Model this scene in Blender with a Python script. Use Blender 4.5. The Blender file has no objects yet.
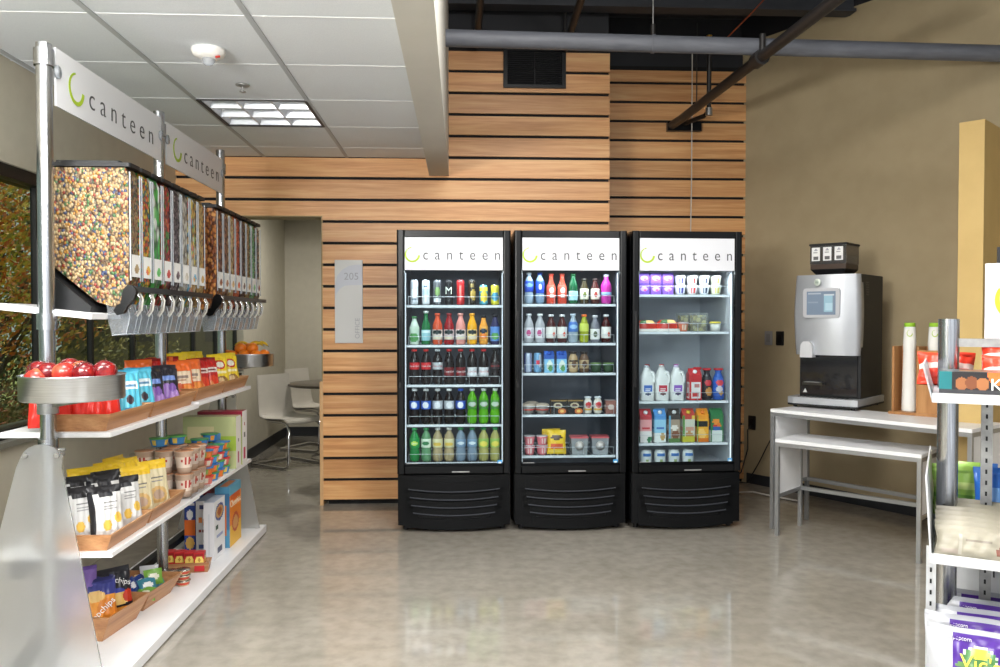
import bpy, math, random
from mathutils import Matrix, Vector
random.seed(7)
S = bpy.context.scene
COL = S.collection
PI = math.pi
def R(d): return math.radians(d)

# ------------------------------------------------------------------ camera, world, main lights, exposure
cd = bpy.data.cameras.new('camera'); cam = bpy.data.objects.new('camera', cd); COL.objects.link(cam)
cam.location = (0, 0, 1.39); cam.rotation_euler = (R(90 - 1.2), 0, -R(2.8))
cd.sensor_width = 36; cd.lens = 28.8; cd.shift_y = 0.0033; cd.clip_start = 0.05; cd.clip_end = 200
S.camera = cam
S.view_settings.view_transform = 'Standard'; S.view_settings.look = 'None'
S.view_settings.exposure = 0.62; S.view_settings.gamma = 1; S.view_settings.use_curve_mapping = False
W = bpy.data.worlds.new('world'); S.world = W; W.use_nodes = True
bg = W.node_tree.nodes['Background']; bg.inputs[0].default_value = (0.90, 0.95, 1.0, 1); bg.inputs[1].default_value = .6

def area(name, loc, rot, sx, sy, power, color=(1, 1, 1)):
    l = bpy.data.lights.new(name, 'AREA'); l.shape = 'RECTANGLE'; l.size = sx; l.size_y = sy; l.energy = power; l.color = color
    o = bpy.data.objects.new(name, l); COL.objects.link(o); o.location = loc; o.rotation_euler = rot
    return o
area('overhead_light', (-0.9, 0.6, 2.56), (R(16), 0, 0), 1.0, 1.0, 88, (1, .975, .94))
area('overhead_light', (-1.15, 2.35, 2.56), (0, 0, 0), .6, .6, 13, (1, .98, .95))
area('overhead_light', (.6, 2.5, 3.6), (R(4), R(10), 0), 1.2, 1.2, 70, (1, .97, .93))
area('front_fill_light', (0.4, -2.3, 1.5), (R(98), 0, 0), 4.6, 2.4, 14, (.96, .98, 1))  # fill light added behind the camera, standing in for unseen front windows
area('bounce_fill', (-1.75, .1, 1.9), (R(90 + 72), 0, R(-12)), .8, .8, 175, (1, .985, .96))  # added uplight, standing in for a flash bounced off the ceiling
area('overhead_light', (1.6, .2, 3.2), (R(14), R(44), 0), 1.0, 1.0, 70, (1, .97, .93))  # lamp added out of view to brighten the left wall and bins
area('alcove_light_source', (-1.2, 8.0, 2.56), (0, 0, 0), .6, .6, 16, (1, .96, .9))
sun = bpy.data.lights.new('sun', 'SUN'); sun.energy = 5; sun.angle = R(2); sun.color = (1, .93, .8)
so = bpy.data.objects.new('sun', sun); COL.objects.link(so); so.rotation_euler = (R(38), R(22), R(160))

# ------------------------------------------------------------------ materials
def lin(c):
    out = []
    for v in c[:3]:
        v = v / 255.0
        out.append(v / 12.92 if v <= 0.04045 else ((v + 0.055) / 1.055) ** 2.4)
    return tuple(out) + (1,)
MC = {}
def mat(c, rough=.5, metal=0, trans=0, emit=0, coat=0, bump=0, bscale=60, ior=1.45, name=None):
    key = (tuple(c), rough, metal, trans, emit, coat, bump, bscale)
    if key in MC: return MC[key]
    m = bpy.data.materials.new(name or 'paint'); m.use_nodes = True; nt = m.node_tree
    p = nt.nodes['Principled BSDF']
    p.inputs['Base Color'].default_value = lin(c); p.inputs['Roughness'].default_value = rough
    p.inputs['Metallic'].default_value = metal; p.inputs['IOR'].default_value = ior
    p.inputs['Transmission Weight'].default_value = trans; p.inputs['Coat Weight'].default_value = coat
    if emit: p.inputs['Emission Color'].default_value = lin(c); p.inputs['Emission Strength'].default_value = emit
    n = nt.nodes.new('ShaderNodeTexNoise'); n.inputs['Scale'].default_value = bscale
    tc = nt.nodes.new('ShaderNodeTexCoord'); nt.links.new(tc.outputs['Object'], n.inputs['Vector'])
    if bump:
        b = nt.nodes.new('ShaderNodeBump'); b.inputs['Strength'].default_value = bump; b.inputs['Distance'].default_value = .01
        nt.links.new(n.outputs['Fac'], b.inputs['Height']); nt.links.new(b.outputs[0], p.inputs['Normal'])
    MC[key] = m
    return m
def nodes(name):
    m = bpy.data.materials.new(name); m.use_nodes = True
    return m, m.node_tree, m.node_tree.nodes['Principled BSDF']
def ramp(nt, src, stops, interp='LINEAR'):
    r = nt.nodes.new('ShaderNodeValToRGB'); r.color_ramp.interpolation = interp
    e = r.color_ramp.elements
    while len(e) < len(stops): e.new(0.5)
    for i, (p, c) in enumerate(stops): e[i].position = p; e[i].color = lin(c)
    nt.links.new(src, r.inputs[0]); return r
def coords(nt, scale=(1, 1, 1), out='Object'):
    tc = nt.nodes.new('ShaderNodeTexCoord'); mp = nt.nodes.new('ShaderNodeMapping'); mp.inputs['Scale'].default_value = scale
    nt.links.new(tc.outputs[out], mp.inputs[0]); return mp.outputs[0]
def noisy(name, stops, scale, nscale=1, detail=6, rough=.5, coat=0, bump=0, metal=0, roughvar=None):
    m, nt, p = nodes(name); v = coords(nt, scale)
    n = nt.nodes.new('ShaderNodeTexNoise'); n.inputs['Scale'].default_value = nscale; n.inputs['Detail'].default_value = detail
    nt.links.new(v, n.inputs['Vector']); r = ramp(nt, n.outputs['Fac'], stops); nt.links.new(r.outputs[0], p.inputs['Base Color'])
    p.inputs['Roughness'].default_value = rough; p.inputs['Coat Weight'].default_value = coat; p.inputs['Metallic'].default_value = metal
    if bump:
        b = nt.nodes.new('ShaderNodeBump'); b.inputs['Strength'].default_value = bump; b.inputs['Distance'].default_value = .004
        nt.links.new(n.outputs['Fac'], b.inputs['Height']); nt.links.new(b.outputs[0], p.inputs['Normal'])
    return m
def wood(name, dark, mid, light, zpitch=None, zoff=0, axis='X', rough=.42):
    """long grained wood; with zpitch every board gets its own tone and grain shift"""
    m, nt, p = nodes(name)
    tc = nt.nodes.new('ShaderNodeTexCoord'); sep = nt.nodes.new('ShaderNodeSeparateXYZ'); nt.links.new(tc.outputs['Object'], sep.inputs[0])
    def mth(op, a, b=None):
        n = nt.nodes.new('ShaderNodeMath'); n.operation = op
        for i, x in enumerate((a, b)):
            if x is None: continue
            if isinstance(x, (int, float)): n.inputs[i].default_value = x
            else: nt.links.new(x, n.inputs[i])
        return n.outputs[0]
    wn = nt.nodes.new('ShaderNodeTexWhiteNoise'); wn.noise_dimensions = '1D'
    if zpitch:
        idx = mth('FLOOR', mth('DIVIDE', mth('SUBTRACT', sep.outputs[2], zoff), zpitch)); nt.links.new(idx, wn.inputs['W'])
    shift = mth('MULTIPLY', wn.outputs['Value'], 37.0)
    cb = nt.nodes.new('ShaderNodeCombineXYZ')
    k = {'X': (1.1, 9, 26), 'Y': (9, 1.1, 26), 'Z': (9, 9, 1.2)}[axis]
    for i in range(3): nt.links.new(mth('ADD', mth('MULTIPLY', sep.outputs[i], k[i]), shift), cb.inputs[i])
    n = nt.nodes.new('ShaderNodeTexNoise'); n.inputs['Scale'].default_value = 1.0; n.inputs['Detail'].default_value = 7; n.inputs['Distortion'].default_value = .6
    nt.links.new(cb.outputs[0], n.inputs['Vector'])
    n2 = nt.nodes.new('ShaderNodeTexNoise'); n2.inputs['Scale'].default_value = 5.0; n2.inputs['Detail'].default_value = 3
    nt.links.new(cb.outputs[0], n2.inputs['Vector'])
    f = mth('ADD', mth('MULTIPLY', n.outputs['Fac'], .72), mth('MULTIPLY', n2.outputs['Fac'], .28))
    r = ramp(nt, f, [(.32, dark), (.5, mid), (.66, light)])
    hs = nt.nodes.new('ShaderNodeHueSaturation'); nt.links.new(r.outputs[0], hs.inputs['Color'])
    nt.links.new(mth('ADD', mth('MULTIPLY', wn.outputs['Value'], .20 if zpitch else 0), .87), hs.inputs['Value'])
    nt.links.new(hs.outputs[0], p.inputs['Base Color']); p.inputs['Roughness'].default_value = rough
    return m
def clear_mat(name, tint=(255, 255, 255), gloss=.12, rough=.04, haze=0.0):
    """thin clear plastic or glass: see-through, with a fresnel reflection and optional milky share"""
    m = bpy.data.materials.new(name); m.use_nodes = True; nt = m.node_tree; nt.nodes.clear()
    o = nt.nodes.new('ShaderNodeOutputMaterial'); t = nt.nodes.new('ShaderNodeBsdfTransparent'); t.inputs[0].default_value = lin(tint)
    g = nt.nodes.new('ShaderNodeBsdfGlossy'); g.inputs['Roughness'].default_value = rough
    fr = nt.nodes.new('ShaderNodeFresnel'); fr.inputs[0].default_value = 1.3 + gloss
    ge = nt.nodes.new('ShaderNodeNewGeometry'); k1 = nt.nodes.new('ShaderNodeMath'); k1.operation = 'SUBTRACT'; k1.inputs[0].default_value = 1; nt.links.new(ge.outputs['Backfacing'], k1.inputs[1])
    k2 = nt.nodes.new('ShaderNodeMath'); k2.operation = 'MULTIPLY'; nt.links.new(fr.outputs[0], k2.inputs[0]); nt.links.new(k1.outputs[0], k2.inputs[1])
    mx = nt.nodes.new('ShaderNodeMixShader'); nt.links.new(k2.outputs[0], mx.inputs[0])
    if haze:
        d = nt.nodes.new('ShaderNodeBsdfDiffuse'); d.inputs[0].default_value = (.82, .85, .88, 1)
        m2 = nt.nodes.new('ShaderNodeMixShader'); m2.inputs[0].default_value = haze
        nt.links.new(t.outputs[0], m2.inputs[1]); nt.links.new(d.outputs[0], m2.inputs[2]); nt.links.new(m2.outputs[0], mx.inputs[1])
    else: nt.links.new(t.outputs[0], mx.inputs[1])
    nt.links.new(g.outputs[0], mx.inputs[2]); nt.links.new(mx.outputs[0], o.inputs[0])
    return m
def candy(name, cols, scale, stretch=(1, 1, 1), gap=(60, 40, 30)):
    """a heap of small pieces: every voronoi cell is one piece with its own colour"""
    m, nt, p = nodes(name); v = coords(nt, stretch)
    vo = nt.nodes.new('ShaderNodeTexVoronoi'); vo.inputs['Scale'].default_value = scale; nt.links.new(v, vo.inputs['Vector'])
    wn = nt.nodes.new('ShaderNodeTexWhiteNoise'); wn.noise_dimensions = '3D'; nt.links.new(vo.outputs['Position'], wn.inputs['Vector'])
    n = len(cols); r = ramp(nt, wn.outputs['Value'], [(i / n, c) for i, c in enumerate(cols)], 'CONSTANT')
    r2 = ramp(nt, vo.outputs['Distance'], [(0, (255, 255, 255)), (.45, (240, 240, 240)), (.75, gap)])
    mx = nt.nodes.new('ShaderNodeMix'); mx.data_type = 'RGBA'; mx.blend_type = 'MULTIPLY'; mx.inputs[0].default_value = .8
    nt.links.new(r.outputs[0], mx.inputs[6]); nt.links.new(r2.outputs[0], mx.inputs[7]); nt.links.new(mx.outputs[2], p.inputs['Base Color'])
    b = nt.nodes.new('ShaderNodeBump'); b.invert = True; b.inputs['Strength'].default_value = .7; b.inputs['Distance'].default_value = .006
    nt.links.new(vo.outputs['Distance'], b.inputs['Height']); nt.links.new(b.outputs[0], p.inputs['Normal']); p.inputs['Roughness'].default_value = .4
    return m

M_alu = noisy('brushed_aluminium', [(.3, (160, 162, 166)), (.7, (196, 198, 202))], (60, 60, 2), 4, rough=.24, metal=1)
M_alur = noisy('spun_aluminium', [(.3, (180, 184, 190)), (.7, (202, 206, 212))], (3, 3, 160), 3, rough=.3, metal=1)
M_chrome = mat((225, 225, 228), .12, 1, name='chrome')
M_steel = noisy('satin_steel', [(.3, (150, 150, 150)), (.7, (178, 178, 176))], (8, 8, 8), 4, rough=.38, metal=.75)
M_white = noisy('white_laminate', [(.3, (232, 233, 235)), (.7, (240, 240, 241))], (3, 3, 3), 2, rough=.35)
M_black = mat((6, 7, 9), .28, name='black_gloss_metal'); M_black.node_tree.nodes['Principled BSDF'].inputs['Specular IOR Level'].default_value = .3
M_blackm = mat((20, 21, 23), .55, name='black_plastic')
M_glass = clear_mat('door_glass', (240, 246, 248), .0)
M_wglass = clear_mat('window_glass', (205, 215, 205), .12)
M_clear = clear_mat('clear_plastic', (250, 251, 252), .1, .06)
M_clearh = clear_mat('milky_plastic', (215, 222, 228), .2, .12, .38)
M_tray = wood('bamboo', (150, 98, 60), (190, 134, 88), (214, 162, 114), axis='Y')
M_ply = wood('bamboo_upright', (150, 100, 56), (186, 132, 80), (206, 154, 100), axis='Z')

# ------------------------------------------------------------------ mesh builder
class B:
    def __init__(s, M=None): s.v = []; s.f = []; s.fm = []; s.sm = []; s.mats = []; s.M = M or Matrix()
    def mi(s, m):
        if m not in s.mats: s.mats.append(m)
        return s.mats.index(m)
    def add(s, vs, fs, m, smooth=False, M=None):
        T = s.M @ M if M else s.M; n = len(s.v)
        s.v += [tuple(T @ Vector(v)) for v in vs]
        for i, f in enumerate(fs):
            s.f.append(tuple(n + k for k in f)); s.fm.append(s.mi(m[i] if isinstance(m, list) else m)); s.sm.append(smooth)
        return s
    def box(s, x0, x1, y0, y1, z0, z1, m, M=None):
        vs = [(x, y, z) for x in (x0, x1) for y in (y0, y1) for z in (z0, z1)]
        return s.add(vs, [(0, 1, 3, 2), (4, 6, 7, 5), (0, 4, 5, 1), (2, 3, 7, 6), (0, 2, 6, 4), (1, 5, 7, 3)], m, M=M)
    def cbox(s, c, d, m, M=None):
        return s.box(c[0] - d[0] / 2, c[0] + d[0] / 2, c[1] - d[1] / 2, c[1] + d[1] / 2, c[2] - d[2] / 2, c[2] + d[2] / 2, m, M)
    def rbox(s, x0, x1, y0, y1, z0, z1, r, m, M=None, n=3, axis='z'):
        """box with its vertical (axis z) edges rounded, closed; for axis y the rounding is seen from the front"""
        P = []
        if axis == 'z': a0, a1, b0, b1, c0, c1 = x0, x1, y0, y1, z0, z1
        elif axis == 'y': a0, a1, b0, b1, c0, c1 = x0, x1, z0, z1, y0, y1
        else: a0, a1, b0, b1, c0, c1 = y0, y1, z0, z1, x0, x1
        for (cx, cy, st) in ((a1 - r, b1 - r, 0), (a0 + r, b1 - r, 90), (a0 + r, b0 + r, 180), (a1 - r, b0 + r, 270)):
            for k in range(n + 1): a = R(st + 90 * k / n); P.append((cx + r * math.cos(a), cy + r * math.sin(a)))
        return s.prism(P, c0, c1, m, axis, M)
    def prism(s, P, c0, c1, m, axis='z', M=None, smooth=False):
        n = len(P)
        def q(p, c): return (p[0], p[1], c) if axis == 'z' else ((p[0], c, p[1]) if axis == 'y' else (c, p[0], p[1]))
        vs = [q(p, c0) for p in P] + [q(p, c1) for p in P]
        fs = [(i, (i + 1) % n, n + (i + 1) % n, n + i) for i in range(n)]
        s.add(vs, fs, m, smooth, M); s.add(vs, [tuple(range(n))[::-1], tuple(range(n, 2 * n))], m, False, M); return s
    def lathe(s, prof, m, n=16, c=(0, 0), M=None, smooth=True, paint=None):
        vs = []; fs = []; ms = []
        for (r, z) in prof:
            for k in range(n): a = 2 * PI * k / n; vs.append((c[0] + r * math.cos(a), c[1] + r * math.sin(a), z))
        for j in range(len(prof) - 1):
            for k in range(n):
                fs.append((j * n + k, j * n + (k + 1) % n, (j + 1) * n + (k + 1) % n, (j + 1) * n + k))
                if paint: ms.append(paint(((k + .5) / n * 360 + 270) % 360 - 180, (prof[j][1] + prof[j + 1][1]) / 2))
        if prof[0][0] > 1e-4: fs.append(tuple(range(n))[::-1]); ms.append(ms[0] if ms else m)
        if prof[-1][0] > 1e-4: fs.append(tuple(range((len(prof) - 1) * n, len(prof) * n))); ms.append(ms[-1] if ms else m)
        return s.add(vs, fs, ms if paint else m, smooth, M)
    def tube(s, pts, r, m, n=8, M=None, cap=True):
        pts = [Vector(p) for p in pts]; vs = []; fs = []
        up = None
        for i, p in enumerate(pts):
            d = (pts[min(i + 1, len(pts) - 1)] - pts[max(i - 1, 0)]).normalized()
            if up is None: up = d.orthogonal().normalized()
            a = (up - d * up.dot(d)).normalized(); b = d.cross(a); up = a
            rr = r[i] if isinstance(r, (list, tuple)) else r
            for k in range(n): t = 2 * PI * k / n; vs.append(tuple(p + (a * math.cos(t) + b * math.sin(t)) * rr))
        for i in range(len(pts) - 1):
            for k in range(n): fs.append((i * n + k, i * n + (k + 1) % n, (i + 1) * n + (k + 1) % n, (i + 1) * n + k))
        s.add(vs, fs, m, True, M)
        if cap: s.add(vs, [tuple(range(n))[::-1], tuple(range(len(vs) - n, len(vs)))], m, False, M)
        return s
    def bar(s, a, b, w, m, M=None):
        a = Vector(a); b = Vector(b); d = (b - a).normalized()
        u = Vector((0, 0, 1)) if abs(d.z) < .9 else Vector((1, 0, 0))
        u = (u - d * u.dot(d)).normalized(); t = d.cross(u); h = w / 2; vs = []
        for p in (a, b):
            for (i, j) in ((-1, -1), (1, -1), (1, 1), (-1, 1)): vs.append(tuple(p + u * h * i + t * h * j))
        return s.add(vs, [(0, 1, 2, 3), (7, 6, 5, 4), (0, 4, 5, 1), (1, 5, 6, 2), (2, 6, 7, 3), (3, 7, 4, 0)], m, M=M)
    def grid(s, fn, nu, nv, paint, smooth=True, M=None, flip=False):
        vs = [fn(i / nu, j / nv) for j in range(nv + 1) for i in range(nu + 1)]; fs = []; ms = []
        for j in range(nv):
            for i in range(nu):
                q = (j * (nu + 1) + i, j * (nu + 1) + i + 1, (j + 1) * (nu + 1) + i + 1, (j + 1) * (nu + 1) + i)
                fs.append(q[::-1] if flip else q); ms.append(paint((i + .5) / nu, (j + .5) / nv) if callable(paint) else paint)
        return s.add(vs, fs, ms, smooth, M)
    def mesh(s, name):
        me = bpy.data.meshes.new(name); me.from_pydata(s.v, [], s.f)
        for m in s.mats: me.materials.append(m)
        me.polygons.foreach_set('material_index', s.fm); me.polygons.foreach_set('use_smooth', s.sm); me.update()
        return me
    def build(s, name, parent=None, bevel=0, seg=2):
        return link(name, s.mesh(name), parent, bevel, seg)
def link(name, me, parent=None, bevel=0, seg=2):
    o = bpy.data.objects.new(name, me); COL.objects.link(o); o.parent = parent
    if bevel:
        b = o.modifiers.new('bevel', 'BEVEL'); b.width = bevel; b.segments = seg; b.limit_method = 'ANGLE'; b.angle_limit = R(40)
    return o
def tag(o, label, cat, group=None):
    o['label'] = label; o['category'] = cat
    if group: o['group'] = group
    return o
def thing(name, label, cat, loc=(0, 0, 0), rz=0, group=None, rx=0, ry=0):
    o = bpy.data.objects.new(name, None); COL.objects.link(o); o.location = loc; o.rotation_euler = (rx, ry, rz); o.empty_display_size = .05
    return tag(o, label, cat, group)
def struct(name, b, kind='structure', parent=None, bevel=0):
    o = b.build(name, parent, bevel); o['kind'] = kind; return o
# a kind = list of (part name, mesh, [sub-parts]); put() places a copy of it with copies of all its parts
def put(name, parts, label, cat, loc, rz=0, group=None, rx=0, ry=0, scale=1, M=None):
    if M is not None:
        loc = M @ Vector(loc); rz = rz + M.to_euler().z
    if len(parts) == 1 and parts[0][0] == '':
        o = bpy.data.objects.new(name, parts[0][1]); COL.objects.link(o); o.location = loc; o.rotation_euler = (rx, ry, rz); tag(o, label, cat, group)
    else:
        o = thing(name, label, cat, loc, rz, group, rx, ry)
        for p in parts:
            c = link(p[0], p[1], o)
            for q in (p[2] if len(p) > 2 else []): link(q[0], q[1], c)
    if scale != 1: o.scale = (scale,) * 3 if not isinstance(scale, tuple) else scale
    return o
# ------------------------------------------------------------------ lettering
def text_mesh(body, size, m, depth=.0006, spacing=1.0, align='CENTER', offset=0.0, sx=1.0, M=None, shear=0):
    cu = bpy.data.curves.new('t', 'FONT'); cu.body = body; cu.size = size; cu.extrude = depth; cu.space_character = spacing
    cu.align_x = align; cu.align_y = 'CENTER'; cu.offset = offset; cu.resolution_u = 4; cu.shear = shear
    o = bpy.data.objects.new('t', cu); COL.objects.link(o)
    dg = bpy.context.evaluated_depsgraph_get(); me = bpy.data.meshes.new_from_object(o.evaluated_get(dg))
    bpy.data.objects.remove(o); bpy.data.curves.remove(cu)
    me.materials.clear(); me.materials.append(m)
    T = Matrix.Diagonal((sx, 1, 1, 1)); me.transform(M @ T if M else T); return me
def fit(me, width, T):
    xs = [v.co.x for v in me.vertices]; a, b_ = min(xs), max(xs)
    for v in me.vertices: v.co.x = (v.co.x - a) * width / (b_ - a)
    me.transform(T); return me
def frame(o, r, u):
    """matrix whose x axis runs along r and y axis along u, from origin o"""
    r = Vector(r).normalized(); u = Vector(u).normalized(); n = r.cross(u)
    T = Matrix((r, u, n)).transposed().to_4x4(); T.translation = Vector(o); return T
FRONT = lambda x, y, z: frame((x, y, z), (1, 0, 0), (0, 0, 1))     # faces -y
def cyl_wrap(me, r):
    """wrap a mesh lying in the plane x,z at y=0 around a cylinder of radius r about z"""
    for v in me.vertices:
        a = v.co.x / r; rr = r - v.co.y
        v.co.x = rr * math.sin(a); v.co.y = -rr * math.cos(a)
    me.update(); return me
GREEN = mat((170, 200, 40), .5, name='lime_print'); INK = mat((66, 68, 72), .5, name='grey_print')
def logo_b(R0, T, m=GREEN, d=.0015):
    """open ring, thick at the foot, thinning to broken dashes at the top"""
    b = B(T)
    def seg(a0, a1, n, w0, w1):
        V = []
        for i in range(n + 1):
            t = i / n; a = R(a0 + (a1 - a0) * t); w = w0 + (w1 - w0) * t
            for rr in (R0 - w, R0):
                for z in (0, d): V.append((rr * math.cos(a), rr * math.sin(a), z))
        F = []
        for i in range(n):
            o = 4 * i; F += [(o + 1, o + 3, o + 7, o + 5), (o, o + 4, o + 6, o + 2), (o + 2, o + 6, o + 7, o + 3), (o, o + 1, o + 5, o + 4)]
        F += [(0, 2, 3, 1), (4 * n, 4 * n + 1, 4 * n + 3, 4 * n + 2)]
        b.add(V, F, m)
    seg(-5, -150, 20, R0 * .27, R0 * .22); seg(-150, -212, 8, R0 * .22, R0 * .16)
    seg(-215, -226, 2, R0 * .16, R0 * .15); seg(-230, -240, 2, R0 * .15, R0 * .14); seg(-244, -262, 3, R0 * .13, R0 * .12)
    return b

# ------------------------------------------------------------------ room shell
M_floor, nt, p = nodes('polished_concrete')
v = coords(nt, (1, 1, 1)); n1 = nt.nodes.new('ShaderNodeTexNoise'); n1.inputs['Scale'].default_value = 1.1; n1.inputs['Detail'].default_value = 9; n1.inputs['Roughness'].default_value = .62
n2 = nt.nodes.new('ShaderNodeTexNoise'); n2.inputs['Scale'].default_value = 14; n2.inputs['Detail'].default_value = 8
nt.links.new(v, n1.inputs['Vector']); nt.links.new(v, n2.inputs['Vector'])
r1 = ramp(nt, n1.outputs['Fac'], [(.3, (148, 142, 130)), (.5, (158, 152, 141)), (.7, (168, 162, 151))]); r2 = ramp(nt, n2.outputs['Fac'], [(.3, (205, 203, 200)), (.62, (250, 250, 250))])
mx = nt.nodes.new('ShaderNodeMix'); mx.data_type = 'RGBA'; mx.blend_type = 'MULTIPLY'; mx.inputs[0].default_value = .55
nt.links.new(r1.outputs[0], mx.inputs[6]); nt.links.new(r2.outputs[0], mx.inputs[7]); nt.links.new(mx.outputs[2], p.inputs['Base Color'])
rr = ramp(nt, n1.outputs['Fac'], [(.3, (48, 48, 48)), (.7, (84, 84, 84))]); nt.links.new(rr.outputs[0], p.inputs['Roughness'])
p.inputs['Coat Weight'].default_value = .25; p.inputs['Coat Roughness'].default_value = .08
M_wallb = noisy('beige_wall_paint', [(.3, (196, 190, 172)), (.7, (202, 196, 178))], (4, 4, 4), 3, rough=.7)
M_tan = noisy('tan_wall_paint', [(.35, (172, 156, 124)), (.65, (177, 161, 129))], (3, 3, 3), 2, rough=.6)
M_tanb = noisy('ochre_wall_paint', [(.35, (196, 166, 104)), (.65, (203, 173, 110))], (3, 3, 3), 2, rough=.6)
M_dark = noisy('black_painted_wall', [(.3, (22, 23, 28)), (.7, (30, 31, 36))], (2, 2, 2), 2, rough=.7)
M_deck = noisy('dark_ceiling_deck', [(.3, (42, 44, 50)), (.7, (54, 56, 62))], (1, 5, 1), 2, rough=.6)
M_base = mat((42, 44, 48), .5, name='vinyl_baseboard')
M_boards = wood('fir_boards', (184, 124, 72), (208, 152, 96), (222, 174, 118), .1609, .0325)
M_gap = mat((16, 15, 15), .8, name='board_gap')

struct('floor', B().box(-2.3, 9, -2.5, 10, -.1, 0, M_floor))
# window wall on the left: sill part, head part, glazing between Y 3 and 7.8
WX = -2.10
lw = B(); lw.box(WX - .2, WX, -2.5, 9.8, 0, .83, M_wallb); lw.box(WX - .2, WX, -2.5, 9.8, 2.12, 2.62, M_wallb); lw.box(WX - .2, WX, 7.85, 9.8, .83, 2.12, M_wallb); lw.box(WX - .2, WX, -2.5, -.6, .83, 2.12, M_wallb)
struct('wall_left', lw)
M_mull = mat((34, 33, 32), .4, metal=.5, name='bronze_mullion')
wi = B(); wi.box(WX - .13, WX - .02, -.6, 7.85, .83, .88, M_mull); wi.box(WX - .13, WX - .02, -.6, 7.85, 2.06, 2.12, M_mull); pass
k = -.6
while k < 7.9:
    wi.box(WX - .085, WX - .055, k - .013, k + .013, .88, 2.06, M_mull); k += .6 if k > 3.5 else 1.2
wf = struct('window_1', wi); gl = B().box(WX - .08, WX - .074, -.6, 7.85, .86, 2.08, M_wglass).build('window_glass', wf)
struct('window_sill', B().box(WX - .2, WX + .03, -.6, 7.85, .805, .832, mat((120, 118, 108), .4)))
# alcove beyond the opening
struct('wall_back', B().box(-2.3, 1.0, 9.68, 9.88, 0, 2.62, M_wallb))
struct('wall_alcove', B().box(.9, 1.1, 6.25, 9.68, 0, 2.62, M_wallb))
bb = B(); bb.box(WX, WX + .012, 5.6, 9.68, 0, .11, M_base); struct('baseboard_left', bb)
struct('baseboard_back', B().box(-2.09, .9, 9.668, 9.68, 0, .11, M_base))
# fir clad wall: boards over black backing
def boards(b, x0, x1, z0, z1, y, t=.018, dz=0):
    k = 0
    while True:
        a = .0325 + dz + .1609 * k + .011; c = a + .139; k += 1
        if a > z1: break
        a2 = max(a, z0); c2 = min(c, z1)
        if c2 - a2 > .012: b.box(x0, x1, y, y + t, a2, c2, M_boards)
YM, YR = 6.03, 6.74
b = B(); boards(b, -1.03, 1.125, 0, 3.43, YM); boards(b, WX, -1.03, 2.165, 2.6, YM)
b.box(-1.03, 1.12, YM + .018, YM + .2, .03, 3.45, M_gap); b.box(WX, -1.03, YM + .018, YM + .2, 2.165, 2.62, M_gap)
b.box(-1.0, 1.1, YM + .05, YM + .2, 0, .03, M_gap)
struct('wall_clad', b)
struct('wall_clad_end', B().box(1.0, 1.118, YM + .2, YR, 0, 3.95, M_dark))
b = B(); boards(b, 1.125, 2.60, 0, 3.50, YR, dz=-.018); b.box(1.11, 2.62, YR + .018, YR + .2, 0, 3.54, M_gap); struct('wall_recess', b)
b = B(); b.box(-.24, 1.12, YM + .03, YM + .2, 3.45, 3.95, M_dark); b.box(1.0, 3.0, YR + .03, YR + .2, 3.54, 3.95, M_dark); struct('wall_upper', b)
struct('trim_1', B().box(-1.055, -1.03, YM - .004, YM + .2, 0, .93, wood('edge_board', (180, 130, 84), (206, 160, 108), (222, 180, 130), axis='Z')))
struct('door_frame', B().box(-1.04, -1.028, YM + .004, YM + .2, .93, 2.17, mat((150, 132, 96), .6)).box(-2.1, -1.03, YM + .01, YM + .2, 2.158, 2.166, mat((150, 132, 96), .6)))
# tan wall, set at an angle
A = Vector((2.42, 6.75, 0)); dW = Vector((.532, -.847, 0)); nW = Vector((-.847, -.532, 0))
TW = frame(A, dW, (0, 0, 1))      # x along the wall, y up, z = normal (towards the room is +/-)
def wallbox(b, s0, s1, z0, z1, d0, d1, m):
    """s along the wall, d out into the room"""
    P = []
    for (s_, d_) in ((s0, d0), (s1, d0), (s1, d1), (s0, d1)): q = A + dW * s_ + nW * d_; P.append((q.x, q.y))
    return b.prism(P, z0, z1, m)
struct('wall_right', wallbox(B(), -.4, 10.5, 0, 3.74, -.2, 0, M_tan))
struct('baseboard_right', wallbox(B(), .05, 3.2, 0, .085, 0, .012, M_base))
C0 = Vector((2.955, 4.4)); u_ = Vector((-.66, .75)); r_ = Vector((.75, .66))
P = [C0, C0 + r_ * .84, C0 + r_ * .84 + u_ * .13, C0 + u_ * .13]
struct('wall_stub', B().prism([tuple(q) for q in P], 0, 2.525, M_tanb))
# ceilings
M_tile = noisy('ceiling_tile', [(.3, (214, 219, 225)), (.7, (221, 226, 231))], (260, 60, 60), 1, rough=.8, bump=.05)
M_grid = mat((172, 176, 180), .5, name='ceiling_grid')
cb = B()
gx = [-2.10, -2.065, -1.455, -.845, -.235]
gy = [-2.5] + [4.48 - .61 * i for i in range(11, 0, -1)] + [4.48, 5.09, 5.70, 6.03]
def hole(x0, y0): return (abs(x0 + 1.455) < .01 and (abs(y0 - 4.48) < .01 or abs(y0 - 2.04) < .02)) or (abs(x0 + 1.455) < .01 and abs(y0 - .21) < .02)
for i in range(len(gx) - 1):
    for j in range(len(gy) - 1):
        if hole(gx[i], gy[j]): continue
        cb.box(gx[i] + .004, gx[i + 1] - .004, gy[j] + .003, gy[j + 1] - .003, 2.602, 2.62, M_tile)
for x in gx[1:4]: cb.box(x - .012, x + .012, -2.5, 6.03, 2.598, 2.64, M_grid)
for y in gy[1:-1]: cb.box(-2.1, -.235, y - .0045, y + .0045, 2.6005, 2.64, mat((222, 224, 226), .5))
cb.box(-2.3, 1.0, 6.2, 9.7, 2.62, 2.68, M_tile); cb.box(-2.3, -.2, -2.5, 6.2, 2.72, 2.76, M_tile)
struct('ceiling', cb)
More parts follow.
